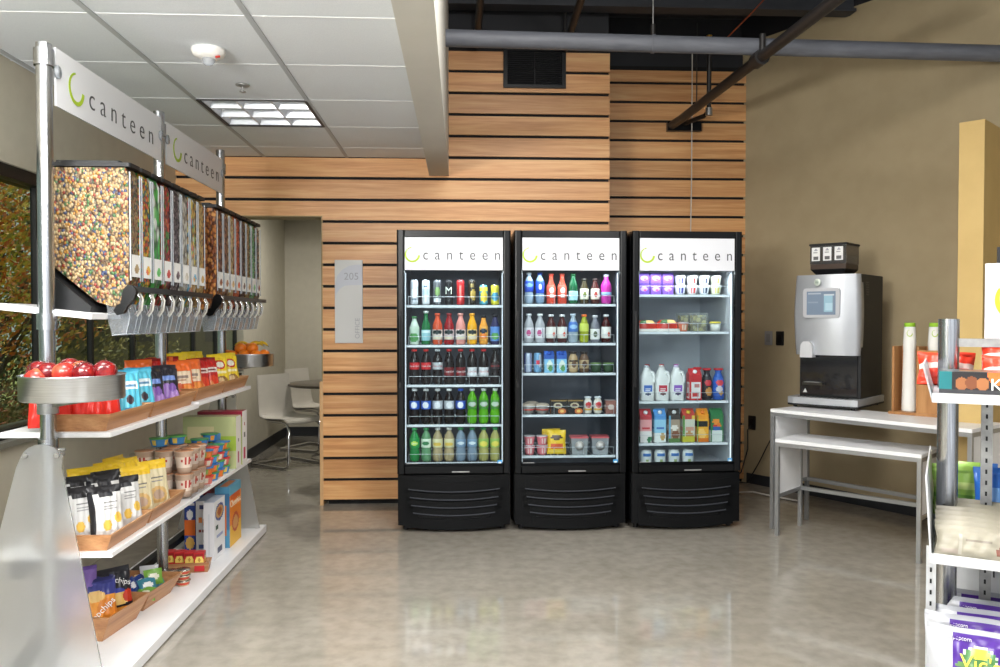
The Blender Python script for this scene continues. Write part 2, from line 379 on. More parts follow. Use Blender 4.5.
struct('ceiling_soffit', B().box(-.235, -.09, -2.5, 6.03, 2.47, 3.95, noisy('soffit_paint', [(.3, (190, 188, 180)), (.7, (196, 194, 186))], (2, 2, 2), 2, rough=.6)))
wallbox(B(), -.4, 10.5, 3.74, 3.95, -.2, .01, M_dark).build('wall_right_band')['kind'] = 'structure'
b = B(); b.box(-.24, 9, -2.5, 7.2, 3.95, 4.1, M_deck)
struct('ceiling_deck', b)
b = B(); b.box(-.09, 2.93, 5.88, 5.93, 3.70, 3.95, M_deck).box(-.09, 2.93, 5.84, 5.97, 3.68, 3.70, M_deck); struct('ceiling_beam', b)

# recessed light fixtures with a three by three louvre
M_tube = mat((225, 235, 255), .4, emit=.05, name='lit_fixture_reflector')
M_louv = mat((222, 226, 232), .28, metal=.35, name='louvre_metal'); M_frm = mat((58, 58, 62), .5)
def light_fixture(x0, y0, label):
    t = thing('ceiling_light', label, 'ceiling light', (x0 + .305, y0 + .305, 2.6))
    w = .295
    b = B(); b.box(-w, w, -w, w, .105, .11, M_tube); b.build('reflector', t)
    b = B()
    for s_ in (-1, 1):
        b.box(s_ * w - .008, s_ * w + .008, -w, w, -.004, .11, M_frm); b.box(-w, w, s_ * w - .008, s_ * w + .008, -.004, .11, M_frm)
    b.build('housing', t)
    b = B()
    for q in (-1, 1):
        for ax in (0, 1):
            c = q * w / 3; P = [(c - .004, .004), (c + .004, .004), (c + .028, .09), (c - .028, .09)]
            if ax: b.prism(P, -w + .01, w - .01, M_louv, 'x')
            else: b.prism(P, -w + .01, w - .01, M_louv, 'y')
    for s_ in (-1, 1):
        c = s_ * (w - .01)
        P = [(c, .004), (c - s_ * .006, .004), (c - s_ * .03, .09), (c, .09)]
        b.prism(P, -w + .01, w - .01, M_louv, 'x'); b.prism(P, -w + .01, w - .01, M_louv, 'y')
    b.build('louvre', t)
light_fixture(-1.455, 4.48, 'recessed square ceiling light with nine cell silver louvre beyond the smoke detector')
# smoke detector and sprinkler escutcheon
t = thing('smoke_detector', 'round white smoke detector with clear strobe dome on the ceiling tile', 'smoke detector', (-1.125, 3.66, 2.6))
b = B(); b.lathe([(.072, 0), (.074, -.010), (.066, -.028), (.036, -.044)][::-1], mat((228, 226, 222), .4), 28); b.build('housing', t)
B().lathe([(.004, -.075), (.018, -.07), (.027, -.056), (.03, -.043)], clear_mat('strobe_dome', (220, 225, 230), .3, .05, .3), 18).build('strobe_lens', t)
b = B(); b.tube([(.04, -.03, -.044), (.055, -.02, -.038)], .005, mat((190, 60, 50), .4), 6); b.build('indicator', t)
t = thing('ceiling_sprinkler', 'small chrome fire sprinkler head near the recessed light', 'sprinkler', (-1.12, 4.2, 2.6))
B().lathe([(.012, -.012), (.034, -.006), (.036, 0)], M_steel, 20).build('escutcheon', t)
b = B(); b.tube([(0, 0, -.01), (0, 0, -.035)], .005, M_steel); b.lathe([(.003, -.04), (.017, -.038), (.017, -.035), (.003, -.034)], M_steel, 12); b.build('head', t)

# overhead pipes
M_pipe = noisy('grey_painted_pipe', [(.35, (92, 95, 103)), (.65, (104, 107, 115))], (3, 20, 20), 2, rough=.55)
M_bpipe = mat((34, 32, 32), .45, name='black_pipe')
t = thing('ceiling_pipe', 'thick grey painted pipe running level across below the dark ceiling', 'pipe')
b = B(); b.tube([(-.09, 4.85, 3.083), (3.59, 4.87, 3.05)], .051, M_pipe, 20); b.build('pipe', t)
for x in (1.16,):
    B().tube([(x, 4.857, 3.072), (x + .02, 4.857, 3.072)], .056, M_pipe, 16).tube([(x + .01, 4.857, 3.12), (x + .01, 4.857, 3.19)], .014, M_bpipe, 8).build('clamp', t)
    B().tube([(x + .01, 4.857, 3.18), (x + .01, 4.857, 3.75)], .004, M_steel, 6).build('hanger_rod', t)
t = thing('diagonal_pipe', 'black pipe slanting from the clad wall up past the grey pipe', 'pipe')
b = B(); b.tube([(1.775, 6.73, 3.03), (1.79, 6.4, 3.02), (1.826, 4.86, 2.99), (1.85, 3.7, 2.965)], .034, M_bpipe, 14); b.build('pipe', t)
B().tube([(1.825, 4.90, 2.99), (1.828, 4.80, 2.988)], .048, M_bpipe, 12).tube([(1.827, 4.80, 2.985), (1.827, 4.80, 3.12)], .02, M_bpipe, 8).build('coupling', t)
t = thing('sprinkler_pipe', 'thin black sprinkler riser with brass head beside the slanting pipe', 'pipe')
b = B(); b.tube([(1.86, 6.72, 3.04), (1.98, 6.45, 3.05), (2.0, 6.4, 3.08), (2.0, 6.4, 3.6)], .019, M_bpipe, 10); b.build('pipe', t)
B().tube([(2.0, 6.4, 3.04), (2.0, 6.4, 3.1)], .028, M_steel, 10).build('elbow', t)
B().lathe([(.02, 3.6), (.02, 3.63), (.01, 3.64), (.01, 3.67), (.024, 3.675), (.024, 3.68)], mat((190, 150, 80), .3, 1), 10, (2.0, 6.4)).build('brass_head', t)
tag(B().box(1.74, 2.03, 6.69, 6.738, 2.985, 3.065, M_black).build('wall_bracket_box'), 'small black bracket box on the clad wall where two pipes end', 'bracket')
for i, (px, X, Y0) in enumerate(((0, .12, 5.35), (1, .78, 5.4))):
    tag(B().tube([(X, Y0 + .6, 3.42), (X + .03, 4.0, 3.62)], .026, M_bpipe, 12).tube([(X, Y0 + .6, 3.42), (X, Y0 + .6, 3.42 + .33)], .012, M_bpipe, 6).build('conduit_pipe'),
        ['short black pipe end under the dark ceiling next to the soffit', 'short black pipe end under the dark ceiling above the wall vent'][i], 'pipe')
tag(B().tube([(1.92, 6.6, 3.74), (1.92, 6.6, 3.2), (1.925, 6.62, 2.6), (1.93, 6.66, 2.0)], .0045, mat((200, 196, 188), .7), 6).build('hanging_cord'), 'thin pale cord hanging down in front of the recessed board wall', 'cord')
tag(B().tube([(1.87, 6.3, 3.74), (1.87, 6.3, 3.08)], .004, M_bpipe, 6).build('hanger_rod'), 'thin black rod hanging beside the sprinkler riser', 'rod')
tag(B().tube([(2.03, 6.4, 3.55), (2.15, 5.9, 3.66), (2.2, 5.3, 3.72)], .006, mat((150, 70, 40), .5), 6).build('ceiling_cable'), 'thin rust orange cable sloping up to the dark ceiling', 'cable')
# wall vent
t = thing('wall_vent', 'square black louvred air vent high on the clad wall', 'vent', (.555, YM, 3.28))
b = B()
for (x0, x1, z0, z1) in ((-.235, .235, .125, .15), (-.235, .235, -.15, -.125), (-.235, -.205, -.125, .125), (.205, .235, -.125, .125)): b.box(x0, x1, -.018, .0, z0, z1, M_black)
b.build('frame', t)
b = B()
for k in range(16): z = -.12 + k * .0155; b.add([(-.205, -.014, z), (.205, -.014, z), (.205, -.002, z + .011), (-.205, -.002, z + .011), (-.205, -.012, z - .002), (.205, -.012, z - .002), (.205, -.0, z + .009), (-.205, -.0, z + .009)], [(0, 1, 2, 3), (7, 6, 5, 4), (0, 4, 5, 1), (3, 2, 6, 7)], mat((40, 41, 44), .4))
b.box(-.206, .206, -.0012, -.0004, -.126, .126, M_gap).box(-.003, .003, -.016, -.002, -.125, .125, M_black); b.build('louvre', t)
# office sign
t = thing('room_sign', 'tall pale grey room sign numbered 205 on the board wall', 'sign', (-.835, YM - .006, 1.528))
B().box(-.103, .103, -.006, .006, -.31, .31, mat((198, 198, 196), .45)).build('panel', t, .002)
P = [(-.1, .02), (-.09, .06), (-.065, .095), (-.03, .118), (.02, .122), (.1, .122), (.1, .275), (.06, .275), (.0, .265), (-.05, .235), (-.085, .19), (-.1, .14)]
B().prism(P, -.0075, -.006, mat((186, 189, 198), .45), 'y').build('arc_inlay', t)
link('number', text_mesh('205', .075, mat((150, 152, 158), .4), .0008, M=FRONT(.02, -.0085, .185)), t)
link('lettering', text_mesh('OFFICE', .048, mat((160, 162, 166), .4), .0006, M=frame((.065, -.0075, -.2), (0, 0, 1), (-1, 0, 0))), t)
# light switch, outlets on the tan wall
def wallthing(name, label, cat, s_, z): 
    q = A + dW * s_ + nW * .003; o = thing(name, label, cat, (q.x, q.y, z)); o.rotation_euler = (0, 0, math.atan2(dW.y, dW.x)); return o
for i, (s_, z, c, n_, lb) in enumerate(((.26, 1.24, (150, 148, 146), 'light_switch', 'grey light switch plate on the tan wall beside the cooler'), (.37, 1.24, (24, 24, 24), 'power_outlet', 'black outlet plate beside the grey switch on the tan wall'),
                                (.10, .52, (30, 30, 30), 'power_outlet', 'black low outlet next to the cooler with a cord'), (.42, .52, (30, 30, 30), 'power_outlet', 'black low outlet behind the white table leg'))):
    t = wallthing(n_, lb, 'switch' if i == 0 else 'outlet', s_, z)
    B().rbox(-.036, .036, -.008, 0, -.058, .058, .006, mat(c, .5), axis='y').build('plate', t)
    b = B(); b.box(-.016, .016, -.012, -.008, -.034, .034, mat(tuple(max(10, x - 14) for x in c), .4)); b.build('rocker' if i == 0 else 'socket', t)
def wp(s_, d_, z): q = A + dW * s_ + nW * d_; return (q.x, q.y, z)
tag(B().tube([wp(.42, .012, .5), wp(.38, .06, .5), wp(.30, .07, .35), wp(.22, .07, .2), wp(.12, .09, .02), wp(.0, .16, .01)], .005, M_blackm, 6).build('electric_cable'), 'black power cord drooping from the outlet behind the table', 'cord')
tag(B().tube([wp(.10, .012, .5), wp(.09, .05, .46), wp(.10, .06, .3), wp(.05, .08, .1), wp(.02, .2, .008)], .005, M_blackm, 6).build('electric_cable'), 'black power cord hanging from the outlet nearest the cooler', 'cord')
tag(B().tube([wp(.1, .5, .01), wp(.3, .42, .012), wp(.4, .38, .03), wp(.5, .35, .02), wp(.75, .3, .012)], .006, mat((200, 196, 186), .5), 6).build('floor_cord'), 'pale cord lying on the floor behind the white table', 'cord')

# ------------------------------------------------------------------ outdoors beyond the window
M_grass = noisy('lawn', [(.3, (96, 104, 48)), (.7, (150, 148, 74))], (2, 2, 2), 3, rough=.9)
g = B().box(-30, -2.3, -4, 40, -.4, -.3, M_grass).build('lawn'); g['kind'] = 'structure'
def leafy(name, label, c, rad, n, cols, trunk=None, sz=.07, cat='tree'):
    t = thing(name, label, cat, (c[0], c[1], -.3)); rg = random.Random(int(abs(c[0] * 100 + c[1])))
    ms = [mat(q, .7, name='leaf') for q in cols]; b = B()
    for i in range(n):
        while True:
            p_ = Vector((rg.uniform(-1, 1), rg.uniform(-1, 1), rg.uniform(-1, 1)))
            if .25 < p_.length < 1: break
        p_ = Vector((p_.x * rad[0], p_.y * rad[1], p_.z * rad[2] + c[2] + .3))
        a = Vector((rg.gauss(0, 1), rg.gauss(0, 1), rg.gauss(0, 1))).normalized(); d_ = a.orthogonal().normalized(); e = a.cross(d_); s_ = sz * rg.uniform(.6, 1.4)
        b.add([tuple(p_ - d_ * s_), tuple(p_ - e * s_ * .5), tuple(p_ + d_ * s_), tuple(p_ + e * s_ * .5)], [(0, 1, 2, 3)], ms[rg.randrange(len(ms))])
    f = b.build('foliage', t); f['kind'] = 'stuff'
    if trunk:
        b = B(); b.tube([(0, 0, 0), (.03, 0, c[2] * .6), (0, 0, c[2] + .4)], [trunk, trunk * .8, trunk * .4], mat((70, 56, 42), .8), 8)
        for k in range(7):
            a = k * .9; b.tube([(0, 0, c[2] * .5 + k * .12), (rad[0] * .6 * math.cos(a), rad[1] * .6 * math.sin(a), c[2] + .2 + .1 * k)], [trunk * .4, trunk * .12], mat((70, 56, 42), .8), 6)
        b.build('trunk', t)
leafy('autumn_tree', 'orange and yellow leaved tree nearest outside the window', (-3.9, 6.6, 1.9), (1.2, 1.3, .95), 9000, [(206, 120, 44), (222, 160, 60), (190, 96, 40), (150, 140, 60), (230, 190, 90)], .06, .024)
leafy('green_tree', 'yellow green leaved tree behind the orange one outside', (-5.6, 9.6, 2.6), (1.9, 1.6, 1.5), 9000, [(150, 150, 50), (190, 180, 60), (120, 124, 50), (210, 190, 80)], .1, .04)
leafy('dark_tree', 'dark olive tree standing farthest outside', (-9.0, 15.5, 2.6), (3.2, 2.5, 2.6), 9000, [(70, 74, 36), (96, 92, 44), (54, 58, 30), (140, 120, 50)], .16, .07)
leafy('hedge_shrub', 'low dark green shrub outside below the orange tree', (-4.6, 7.6, .55), (1.1, 1.6, .7), 8000, [(70, 84, 40), (92, 100, 50), (56, 66, 34)], None, .025, 'shrub')
leafy('red_shrub', 'low reddish leaved shrub close outside the window', (-3.2, 5.2, .62), (.4, .7, .5), 3500, [(170, 96, 70), (150, 120, 70), (120, 100, 60)], None, .018, 'shrub')
leafy('tall_grass', 'dry tall ornamental grass outside behind the snack rack', (-3.4, 8.6, .8), (.5, .8, .7), 1300, [(190, 170, 110), (150, 140, 80), (120, 116, 70)], None, .025, 'shrub')
t = thing('neighbouring_building', 'olive tan building wall seen outside behind the shrubs', 'building', (-8, 14, -.3))
b = B(); b.box(-1, 6.5, 4.5, 5.0, 0, 5, mat((112, 104, 74), .8, name='olive_render')); b.build('wall', t)
for k in range(3): B().box(.2 + k * 2, 1.2 + k * 2, 4.46, 4.5, 1.2, 2.6, mat((50, 54, 56), .2)).build('window', t)

# ------------------------------------------------------------------ helpers for packaging
def pm(base, *items, rough=.4, coat=0):
    """paint function: base colour with rectangles (u0,u1,v0,v1,colour) or ellipses ('e',cu,cv,ru,rv,colour)"""
    bm = mat(base, rough, coat=coat); L = []
    for it in items:
        if it[0] == 'e': L.append(('e',) + tuple(it[1:5]) + (mat(it[5], rough, coat=coat),))
        else: L.append(('r',) + tuple(it[0:4]) + (mat(it[4], rough, coat=coat),))
    def f(u, v):
        m = bm
        for k, a, b_, c, d, q in L:
            if k == 'r':
                if a <= u <= b_ and c <= v <= d: m = q
            elif ((u - a) / c) ** 2 + ((v - b_) / d) ** 2 <= 1: m = q
        return m
    return f
def bag_mesh(w, h, d, front, back=None, nu=34, nv=42, seed=1, texts=(), foot=.35):
    """puffed film bag: crimped seals at top and bottom, pillow between; front faces -y, foot on z=0"""
    rg = random.Random(seed); ph = [rg.uniform(0, 6) for _ in range(6)]
    def th(u, v):
        e = max(0, 1 - abs(2 * u - 1) ** 2.4) ** .6; g = min(1, (foot + (1 - foot) * min(1, v / .18)) if v < .18 else 1) * min(1, max(0, (1 - v) / .34)) ** .7
        return d / 2 * e * g
    def sheet(s_):
        def f(u, v):
            nar = 1 - .07 * math.sin(PI * min(1, v * 1.02)) ** 2
            wr = .0022 * math.sin(u * 17 + v * 9 + ph[0]) * math.sin(v * 13 + ph[1]) + .0018 * math.sin(u * 31 + ph[2] - v * 5)
            y = s_ * (th(u, v) + wr * (1 if .06 < v < .9 else 0))
            return ((u - .5) * w * nar, y + (.006 * math.sin(u * 7 + ph[3]) if v > .9 else 0), h * v)
        return f
    b = B(); b.grid(sheet(-1), nu, nv, front); b.grid(sheet(1), nu, nv, back or front, flip=True)
    me = b.mesh('film'); sub = []
    for (tx, size, c, u, v, sx, rot) in texts:
        yy = -th(u, v) - .0035
        T = FRONT((u - .5) * w, yy, v * h) @ Matrix.Rotation(R(rot), 4, 'Z')
        sub.append(('lettering', text_mesh(tx, size, mat(c, .4), .0008, sx=sx, M=T)))
    return [('bag', me, sub)]
def carton(w, d, h, front, side=None, top=None, nu=24, nv=32, texts=(), M=None):
    """box with painted faces; front -y, side +x / -x, top"""
    side = side or front; top = top or front; b = B(M); x, y = w / 2, d / 2
    b.grid(lambda u, v: ((u - .5) * w, -y, v * h), nu, nv, front, False)
    b.grid(lambda u, v: (x, (u - .5) * d, v * h), max(3, nu // 2), nv, side, False)
    b.grid(lambda u, v: ((.5 - u) * w, y, v * h), nu, nv, front, False)
    b.grid(lambda u, v: (-x, (.5 - u) * d, v * h), max(3, nu // 2), nv, side, False)
    b.grid(lambda u, v: ((u - .5) * w, (v - .5) * d, h), nu, 4, top, False)
    b.grid(lambda u, v: ((u - .5) * w, (.5 - v) * d, 0), 2, 2, top, False)
    sub = [(('lettering'), text_mesh(t[0], t[1], mat(t[2], .4), .0005, sx=t[5], M=FRONT((t[3] - .5) * w, -y - .0006, t[4] * h) @ Matrix.Rotation(R(t[6] if len(t) > 6 else 0), 4, 'Z'))) for t in texts]
    return [('carton', b.mesh('carton'), sub)]
def wooden_tray(l, dp, h, fl=.02, t=.008):
    """flared open tray, length l along y, depth dp along x (sizes at the rim), z from 0"""
    b = B(); L, D = l / 2, dp / 2
    def ring(x, y, z): return [(-x, -y, z), (x, -y, z), (x, y, z), (-x, y, z)]
    V = ring(D - fl, L - fl * .6, 0) + ring(D, L, h) + ring(D - t, L - t, h) + ring(D - fl - t, L - fl * .6 - t, t)
    F = [(3, 2, 1, 0)]
    for a in (0, 4, 8):
        for i in range(4): j = (i + 1) % 4; F.append((a + i, a + j, a + 4 + j, a + 4 + i))
    F.append((12, 13, 14, 15)); b.add(V, F, M_tray); return [('', b.mesh('tray'))]

# ------------------------------------------------------------------ snack display rack on the left
RX, PX = -1.52, -1.50
PY = [2.98, 4.08, 5.10]
rack = thing('snack_display_rack', 'aluminium pole rack with white shelves along the window wall', 'display rack', (PX, 4.05, 0))
def rk(b, name, bev=0, parent=None):
    o = link(name, b.mesh(name), parent or rack, bev); 
    if parent is None: o.matrix_parent_inverse = Matrix.Translation(-Vector(rack.location))
    return o
for y in PY:
    p_ = rk(B().tube([(PX, y, .06), (PX, y, {2.98: 2.385, 4.08: 2.425, 5.10: 2.45}[y])], .027, M_alu, 20), 'pole')
    for z in (2.335, 1.385, .93, .49): rk(B().tube([(PX, y, z - .03), (PX, y, z + .03)], .034, M_alu, 20), 'collar', parent=p_)
    for z in (.93, .49): rk(B().tube([(PX - .05, y, z - .012), (PX + .06, y, z - .012)], .006, M_steel, 8), 'shelf_bracket', parent=p_)
rk(B().box(-1.78, -1.27, 2.90, 5.27, .008, .055, M_white), 'base_shelf', .003)
ssh = ((3.02, 4.02, .955, .975), (4.02, 5.0, .965, .985), (3.02, 4.02, .507, .527), (4.02, 5.0, .515, .535))
for (y0, y1, z0, z1) in ssh: rk(B().box(-1.70, -1.295, y0, y1, z0, z1, M_white), 'shelf', .002)
rk(B().box(-1.66, -1.62, 3.0, 5.08, .44, .50, M_blackm).box(-1.66, -1.62, 3.0, 5.08, .10, .135, M_blackm), 'cross_beam')
for (y0, y1) in ((2.98, 4.06), (4.08, 5.10)):
    T = Matrix.Translation((-1.53, 0, 1.425)) @ Matrix.Rotation(R(6), 4, 'Y')
    rk(B().box(-.19, .19, y0 + .0, y1, -.013, .009, M_white, T), 'dispenser_shelf', .002)
M_frost, nt, p = nodes('frosted_acrylic'); p.inputs['Base Color'].default_value = (.84, .85, .85, 1); p.inputs['Roughness'].default_value = .6; p.inputs['Transmission Weight'].default_value = .9; p.inputs['IOR'].default_value = 1.2
for y in (2.935, 5.155):
    P = [(PX - .30, .06), (PX + .215, .06), (PX + .07, .86)]
    for k in range(0, 9): a = R(15 + 150 * k / 8); P.append((PX + .075 * math.cos(a), .885 + .06 * math.sin(a)))
    P += [(PX - .09, .86)]
    o = rk(B().prism(P, y - .004, y + .004, M_frost, 'y'), 'end_panel')
    for dx, z in ((-.055, .905), (.055, .905), (-.05, .12)): rk(B().tube([(PX + dx, y - .012, z), (PX + dx, y + .035, z)], .010, M_steel, 10), 'bolt', parent=o)
# sign panels
M_sign = mat((234, 236, 240), .35, name='white_sign_panel')
WORD = text_mesh('canteen', .105, INK, .0006, 1.32, 'LEFT', -.0016)
def canteen(T, R0, size, gap, parent, mk=rk, ink=INK, off=-.0012, sp=1.5, width=.5):
    """logo ring then the word, from the ring's centre in the frame T"""
    mk(logo_b(R0, T), 'logo', parent=parent)
    me = text_mesh('canteen', size, ink, .0006, sp, 'LEFT', off); fit(me, width, T @ Matrix.Translation((R0 + gap, -R0 * .1, 0)))
    link('lettering', me, parent)
for (y0, y1) in ((PY[0] + .045, PY[1] - .03), (PY[1] + .045, PY[2] - .03)):
    pn = rk(B().box(-1.487, -1.480, y0, y1, 2.175, 2.388, M_sign), 'sign_panel')
    T = frame((-1.4792, y0 + .155, 2.278), (0, 1, 0), (0, 0, 1))
    canteen(T, .062, .125, .045, pn, off=-.0014, sp=1.6, width=.66 if y0 < 3.5 else .60)
    for yy, s_ in ((y0 - .005, 1), (y1 + .005, -1)): rk(B().lathe([(.024, -.004), (.024, .004)], M_clearh, 16, M=Matrix.Translation((-1.476, yy + s_ * .01, 2.30)) @ Matrix.Rotation(R(90), 4, 'Y')), 'clear_clip', parent=pn)

# fruit trays with fruit
def fruit_tray(x, y, z, r, label):
    t = thing('fruit_tray', label, 'tray', (x, y, z - .085))
    b = B(); b.lathe([(.0, 0), (r - .004, 0), (r, .004), (r, .080), (r + .004, .085), (r - .003, .085), (r - .006, .004), (0, .004)], M_alur, 56); b.build('pan', t)
    sgn = -1 if y > 4 else 1
    yp = PY[0] if y < 4 else PY[2]
    b = B(); b.box(-.02, .02, min(0, yp - y), max(0, yp - y) - .01 * sgn, -.012, -.001, M_steel)
    b.tube([(PX - x, yp - y, -.07), (PX - x, yp - y, -.004)], .036, M_steel, 16); b.bar((0, (yp - y) * .5, -.01), (PX - x, yp - y, -.04), .02, M_steel); b.build('bracket', t)
fruit_tray(-1.325, 2.80, 1.205, .163, 'round brushed metal tray full of red apples on the nearest pole')
fruit_tray(-1.41, 5.36, 1.170, .170, 'round brushed metal tray of oranges and bananas on the far pole')
M_app = noisy('apple_skin', [(.25, (74, 4, 12)), (.5, (112, 10, 18)), (.72, (150, 34, 28))], (14, 14, 5), 1.4, rough=.22, coat=.4)
M_app2 = noisy('apple_skin_light', [(.25, (130, 18, 20)), (.55, (168, 46, 36)), (.75, (200, 120, 74))], (14, 14, 5), 1.4, rough=.22, coat=.4)
def apple(m):
    pr = []
    for k in range(17):
        t = PI * k / 16; rr = .0385 * math.sin(t) * (1 + .10 * math.cos(t)); z = .0 + .036 * -math.cos(t)
        if k > 12: z -= .010 * ((k - 12) / 4) ** 1.6
        if k < 3: z += .005 * ((3 - k) / 3)
        pr.append((max(rr, .0005), z))
    s_ = B().tube([(0, 0, .02), (.002, 0, .032), (.006, 0, .044)], [.0012, .0013, .0018], mat((84, 60, 34), .7), 6)
    return [('flesh', B().lathe(pr, m, 24).mesh('flesh')), ('stem', s_.mesh('stem'))]
ap = [apple(M_app), apple(M_app2)]
rg = random.Random(4)
spots = [(-.105, -.10, 0), (-.02, -.125, 0), (.065, -.11, 1), (.125, -.05, 0), (-.14, -.01, 1), (-.05, -.04, 0), (.035, -.03, 0), (.12, .05, 0), (-.09, .075, 0), (0, .07, 1), (.09, .12, 0), (-.02, .14, 0)]
n_ = 0
for (dx, dy, kk) in spots:
    n_ += 1; dz = .0
    put('apple', ap[kk], 'red apple lying in the lower layer of the metal tray by the window', 'apple', (-1.325 + dx * .84, 2.80 + dy * .84, 1.124 + .036), rg.uniform(0, 6), 'lower apples in the round tray', rx=rg.uniform(-.5, .5), ry=rg.uniform(-.4, .4))
names_ = ['dark red apple at the window end of the heap', 'dark red apple second along the heap in front', 'glossy red apple with a bright highlight at the front of the heap', 'pale orange red apple at the back middle of the heap', 'dark red apple right of the middle in front', 'red apple high at the far right of the heap', 'red apple turned with its blossom end to the viewer', 'deep maroon apple at the back of the heap', 'red apple low at the window edge of the tray']
tops = [(-.115, -.05, 0, 1.2, .3), (-.06, -.075, 0, .4, .2), (.005, -.085, 1, .2, -.3), (.025, .02, 1, -.4, .3), (.075, -.075, 0, -.5, .4), (.115, .035, 0, .2, .2), (.14, -.035, 0, 1.5, .3), (-.03, .04, 0, .4, .5), (-.095, -.105, 1, -.4, -.4)]
for i, (dx, dy, kk, rx, ry) in enumerate(tops):
    hz = 1.124 + .036 + .056 + (0 if i != 7 else .008) - (.02 if i == 8 else 0)
    put('apple', ap[kk], names_[i], 'apple', (-1.325 + dx * .84, 2.80 + dy * .84, hz), rg.uniform(0, 6), 'apples heaped in the round tray', rx=rx, ry=ry)
M_or = noisy('orange_peel', [(.3, (232, 112, 20)), (.7, (246, 142, 36))], (90, 90, 90), 2, rough=.38, bump=.25)
orr = [('peel', B().lathe([(max(.0005, .039 * math.sin(PI * k / 14)), -.037 * math.cos(PI * k / 14)) for k in range(15)], M_or, 20).mesh('peel')), ('stem', B().lathe([(.004, .036), (.003, .039)], mat((90, 110, 40), .6), 6).mesh('stem'))]
ol = ['orange lying at the window end of the far tray', 'orange second along the far tray', 'orange raised in the middle of the far tray', 'orange raised beside the bananas in the far tray', 'orange at the front middle of the far tray', 'orange at the alcove end of the far tray', 'orange behind the raised ones in the far tray', 'orange low between its neighbours at the front of the far tray', 'orange at the rear of the far tray']
for i, (dx, dy, dz) in enumerate([(-.12, -.04, 0), (-.075, -.10, 0), (-.03, -.05, .045), (.045, -.05, .045), (.01, -.12, 0), (.12, -.04, 0), (.0, .03, .04), (.08, -.10, 0), (-.06, .08, 0)]):
    put('orange', orr, ol[i], 'orange', (-1.41 + dx, 5.36 + dy, 1.089 + .034 + .035 + dz), i * 1.3, 'oranges heaped in the far tray', rx=.3 * i)
for i, (dx, rz) in enumerate(((-.06, .5), (.03, .1), (.07, -.4))):
    pts = [(.09 * math.sin(t) - .0, 0, .05 - .09 * math.cos(t) + .05) for t in [R(-50 + 12.5 * k) for k in range(9)]]; pts = [(x_, 0, .02 - z_ + .1) for x_, _, z_ in pts]
    bn = [('peel', B().tube(pts, [.006, .011, .014, .016, .016, .016, .014, .011, .005], mat((226, 188, 50), .45), 8).mesh('peel')), ('stem', B().tube([pts[-1], (pts[-1][0] + .012, 0, pts[-1][2] - .004)], .004, mat((120, 120, 50), .6), 6).mesh('stem'))]
    put('banana', bn, ['yellow banana over the oranges nearest the window', 'yellow banana in the middle above the oranges', 'yellow banana over the oranges nearest the alcove'][i], 'banana', (-1.40 + dx, 5.42, 1.165), rz, 'bananas on the oranges', scale=.68)

# bulk dispensers
def c_(h): return tuple(int(h[i:i + 2], 16) for i in (0, 2, 4))
FILL = [('multicoloured candy and nut mix', [c_(x) for x in ('a4865a', 'b09668', '947650', 'b49c74', 'a48458', '5c4028', 'a87424', 'a4865a', '384468', 'ac9064', '8c3424', '42683a', 'b4a47c')], 115, (1, 1, .8)),
        ('bright gummy candies', [c_(x) for x in ('e0602c', 'e8b830', 'c83428', '4a9a48', 'e88a30', 'd8c83c', '3a7a8a')], 70, (1, 1, 1)),
        ('green and white mint candies', [c_(x) for x in ('4cb04c', '62c060', 'a8dca0', '48a848', 'f0f6ee')], 34, (1, 1, .6)),
        ('red and green fruit candies', [c_(x) for x in ('b8302c', 'c84838', '7a2420', '4a8a3c', 'd86a44')], 48, (1, 1, 1)),
        ('dark chocolate pieces', [c_(x) for x in ('4a3a3c', '6a585c', '8c7c80', '3a2c2c', 'a09494')], 80, (1, 1, 1)),
        ('white yogurt pretzels', [c_(x) for x in ('e0dcd0', 'c8c2b4', 'ece8de', 'a89c88', '8c8070')], 60, (1, 1, .6)),
        ('pastel jelly candies', [c_(x) for x in ('e8b04c', '6ab0d0', 'e8887c', 'f0d870', '90c070', 'e8e0d0')], 55, (1, 1, .6)),
        ('golden snack sticks', [c_(x) for x in ('d8b068', 'c89c50', 'e4c484', 'd0a458')], 90, (1, 1, .7)),
        ('toasted almonds', [c_(x) for x in ('a8602c', '8c4a20', 'c07838', '70381a', 'd09048')], 70, (1, 1, .7)),
        ('brown nut mix', [c_(x) for x in ('8c5a3c', 'a87048', '6c4028', 'c09068')], 75, (1, 1, .7)),
        ('pale cashews', [c_(x) for x in ('e0c088', 'd0a868', 'c89858', 'ecd4a4')], 65, (1, 1, .7)),
        ('orange candy corn', [c_(x) for x in ('e0622c', 'd0501c', 'ec8040', 'c84018')], 75, (1, 1, 1)),
        ('dark trail mix', [c_(x) for x in ('5c3c30', '7c5444', 'a07860', '3c2620')], 70, (1, 1, 1)),
        ('light brown granola', [c_(x) for x in ('b88c50', 'c8a064', 'a07840', 'd8b87c')], 90, (1, 1, 1)),
        ('light green candies', [c_(x) for x in ('78b878', '90cc8c', '62a468', 'a8d8a0')], 80, (1, 1, 1)),
        ('red black and white mix', [c_(x) for x in ('4a3430', 'b04030', 'd8c8a8', '2c2220', 'c89868')], 70, (1, 1, 1))]
M_lever = mat((196, 194, 186), .35, name='grey_lever')
def bin_poly(i=0):
    return [(-1.565 + i, 1.972 - i), (-1.565 + i, 1.61 + i * .5), (-1.375 + i * .3, 1.452 + i), (-1.30, 1.43 + i), (-1.262 - i, 1.50), (-1.25 - i, 1.54), (-1.25 - i, 1.94), (-1.262 - i, 1.972 - i)]
M_spout = clear_mat('spout_plastic', (214, 220, 226), .25, .1, .16)
spout_b = B()
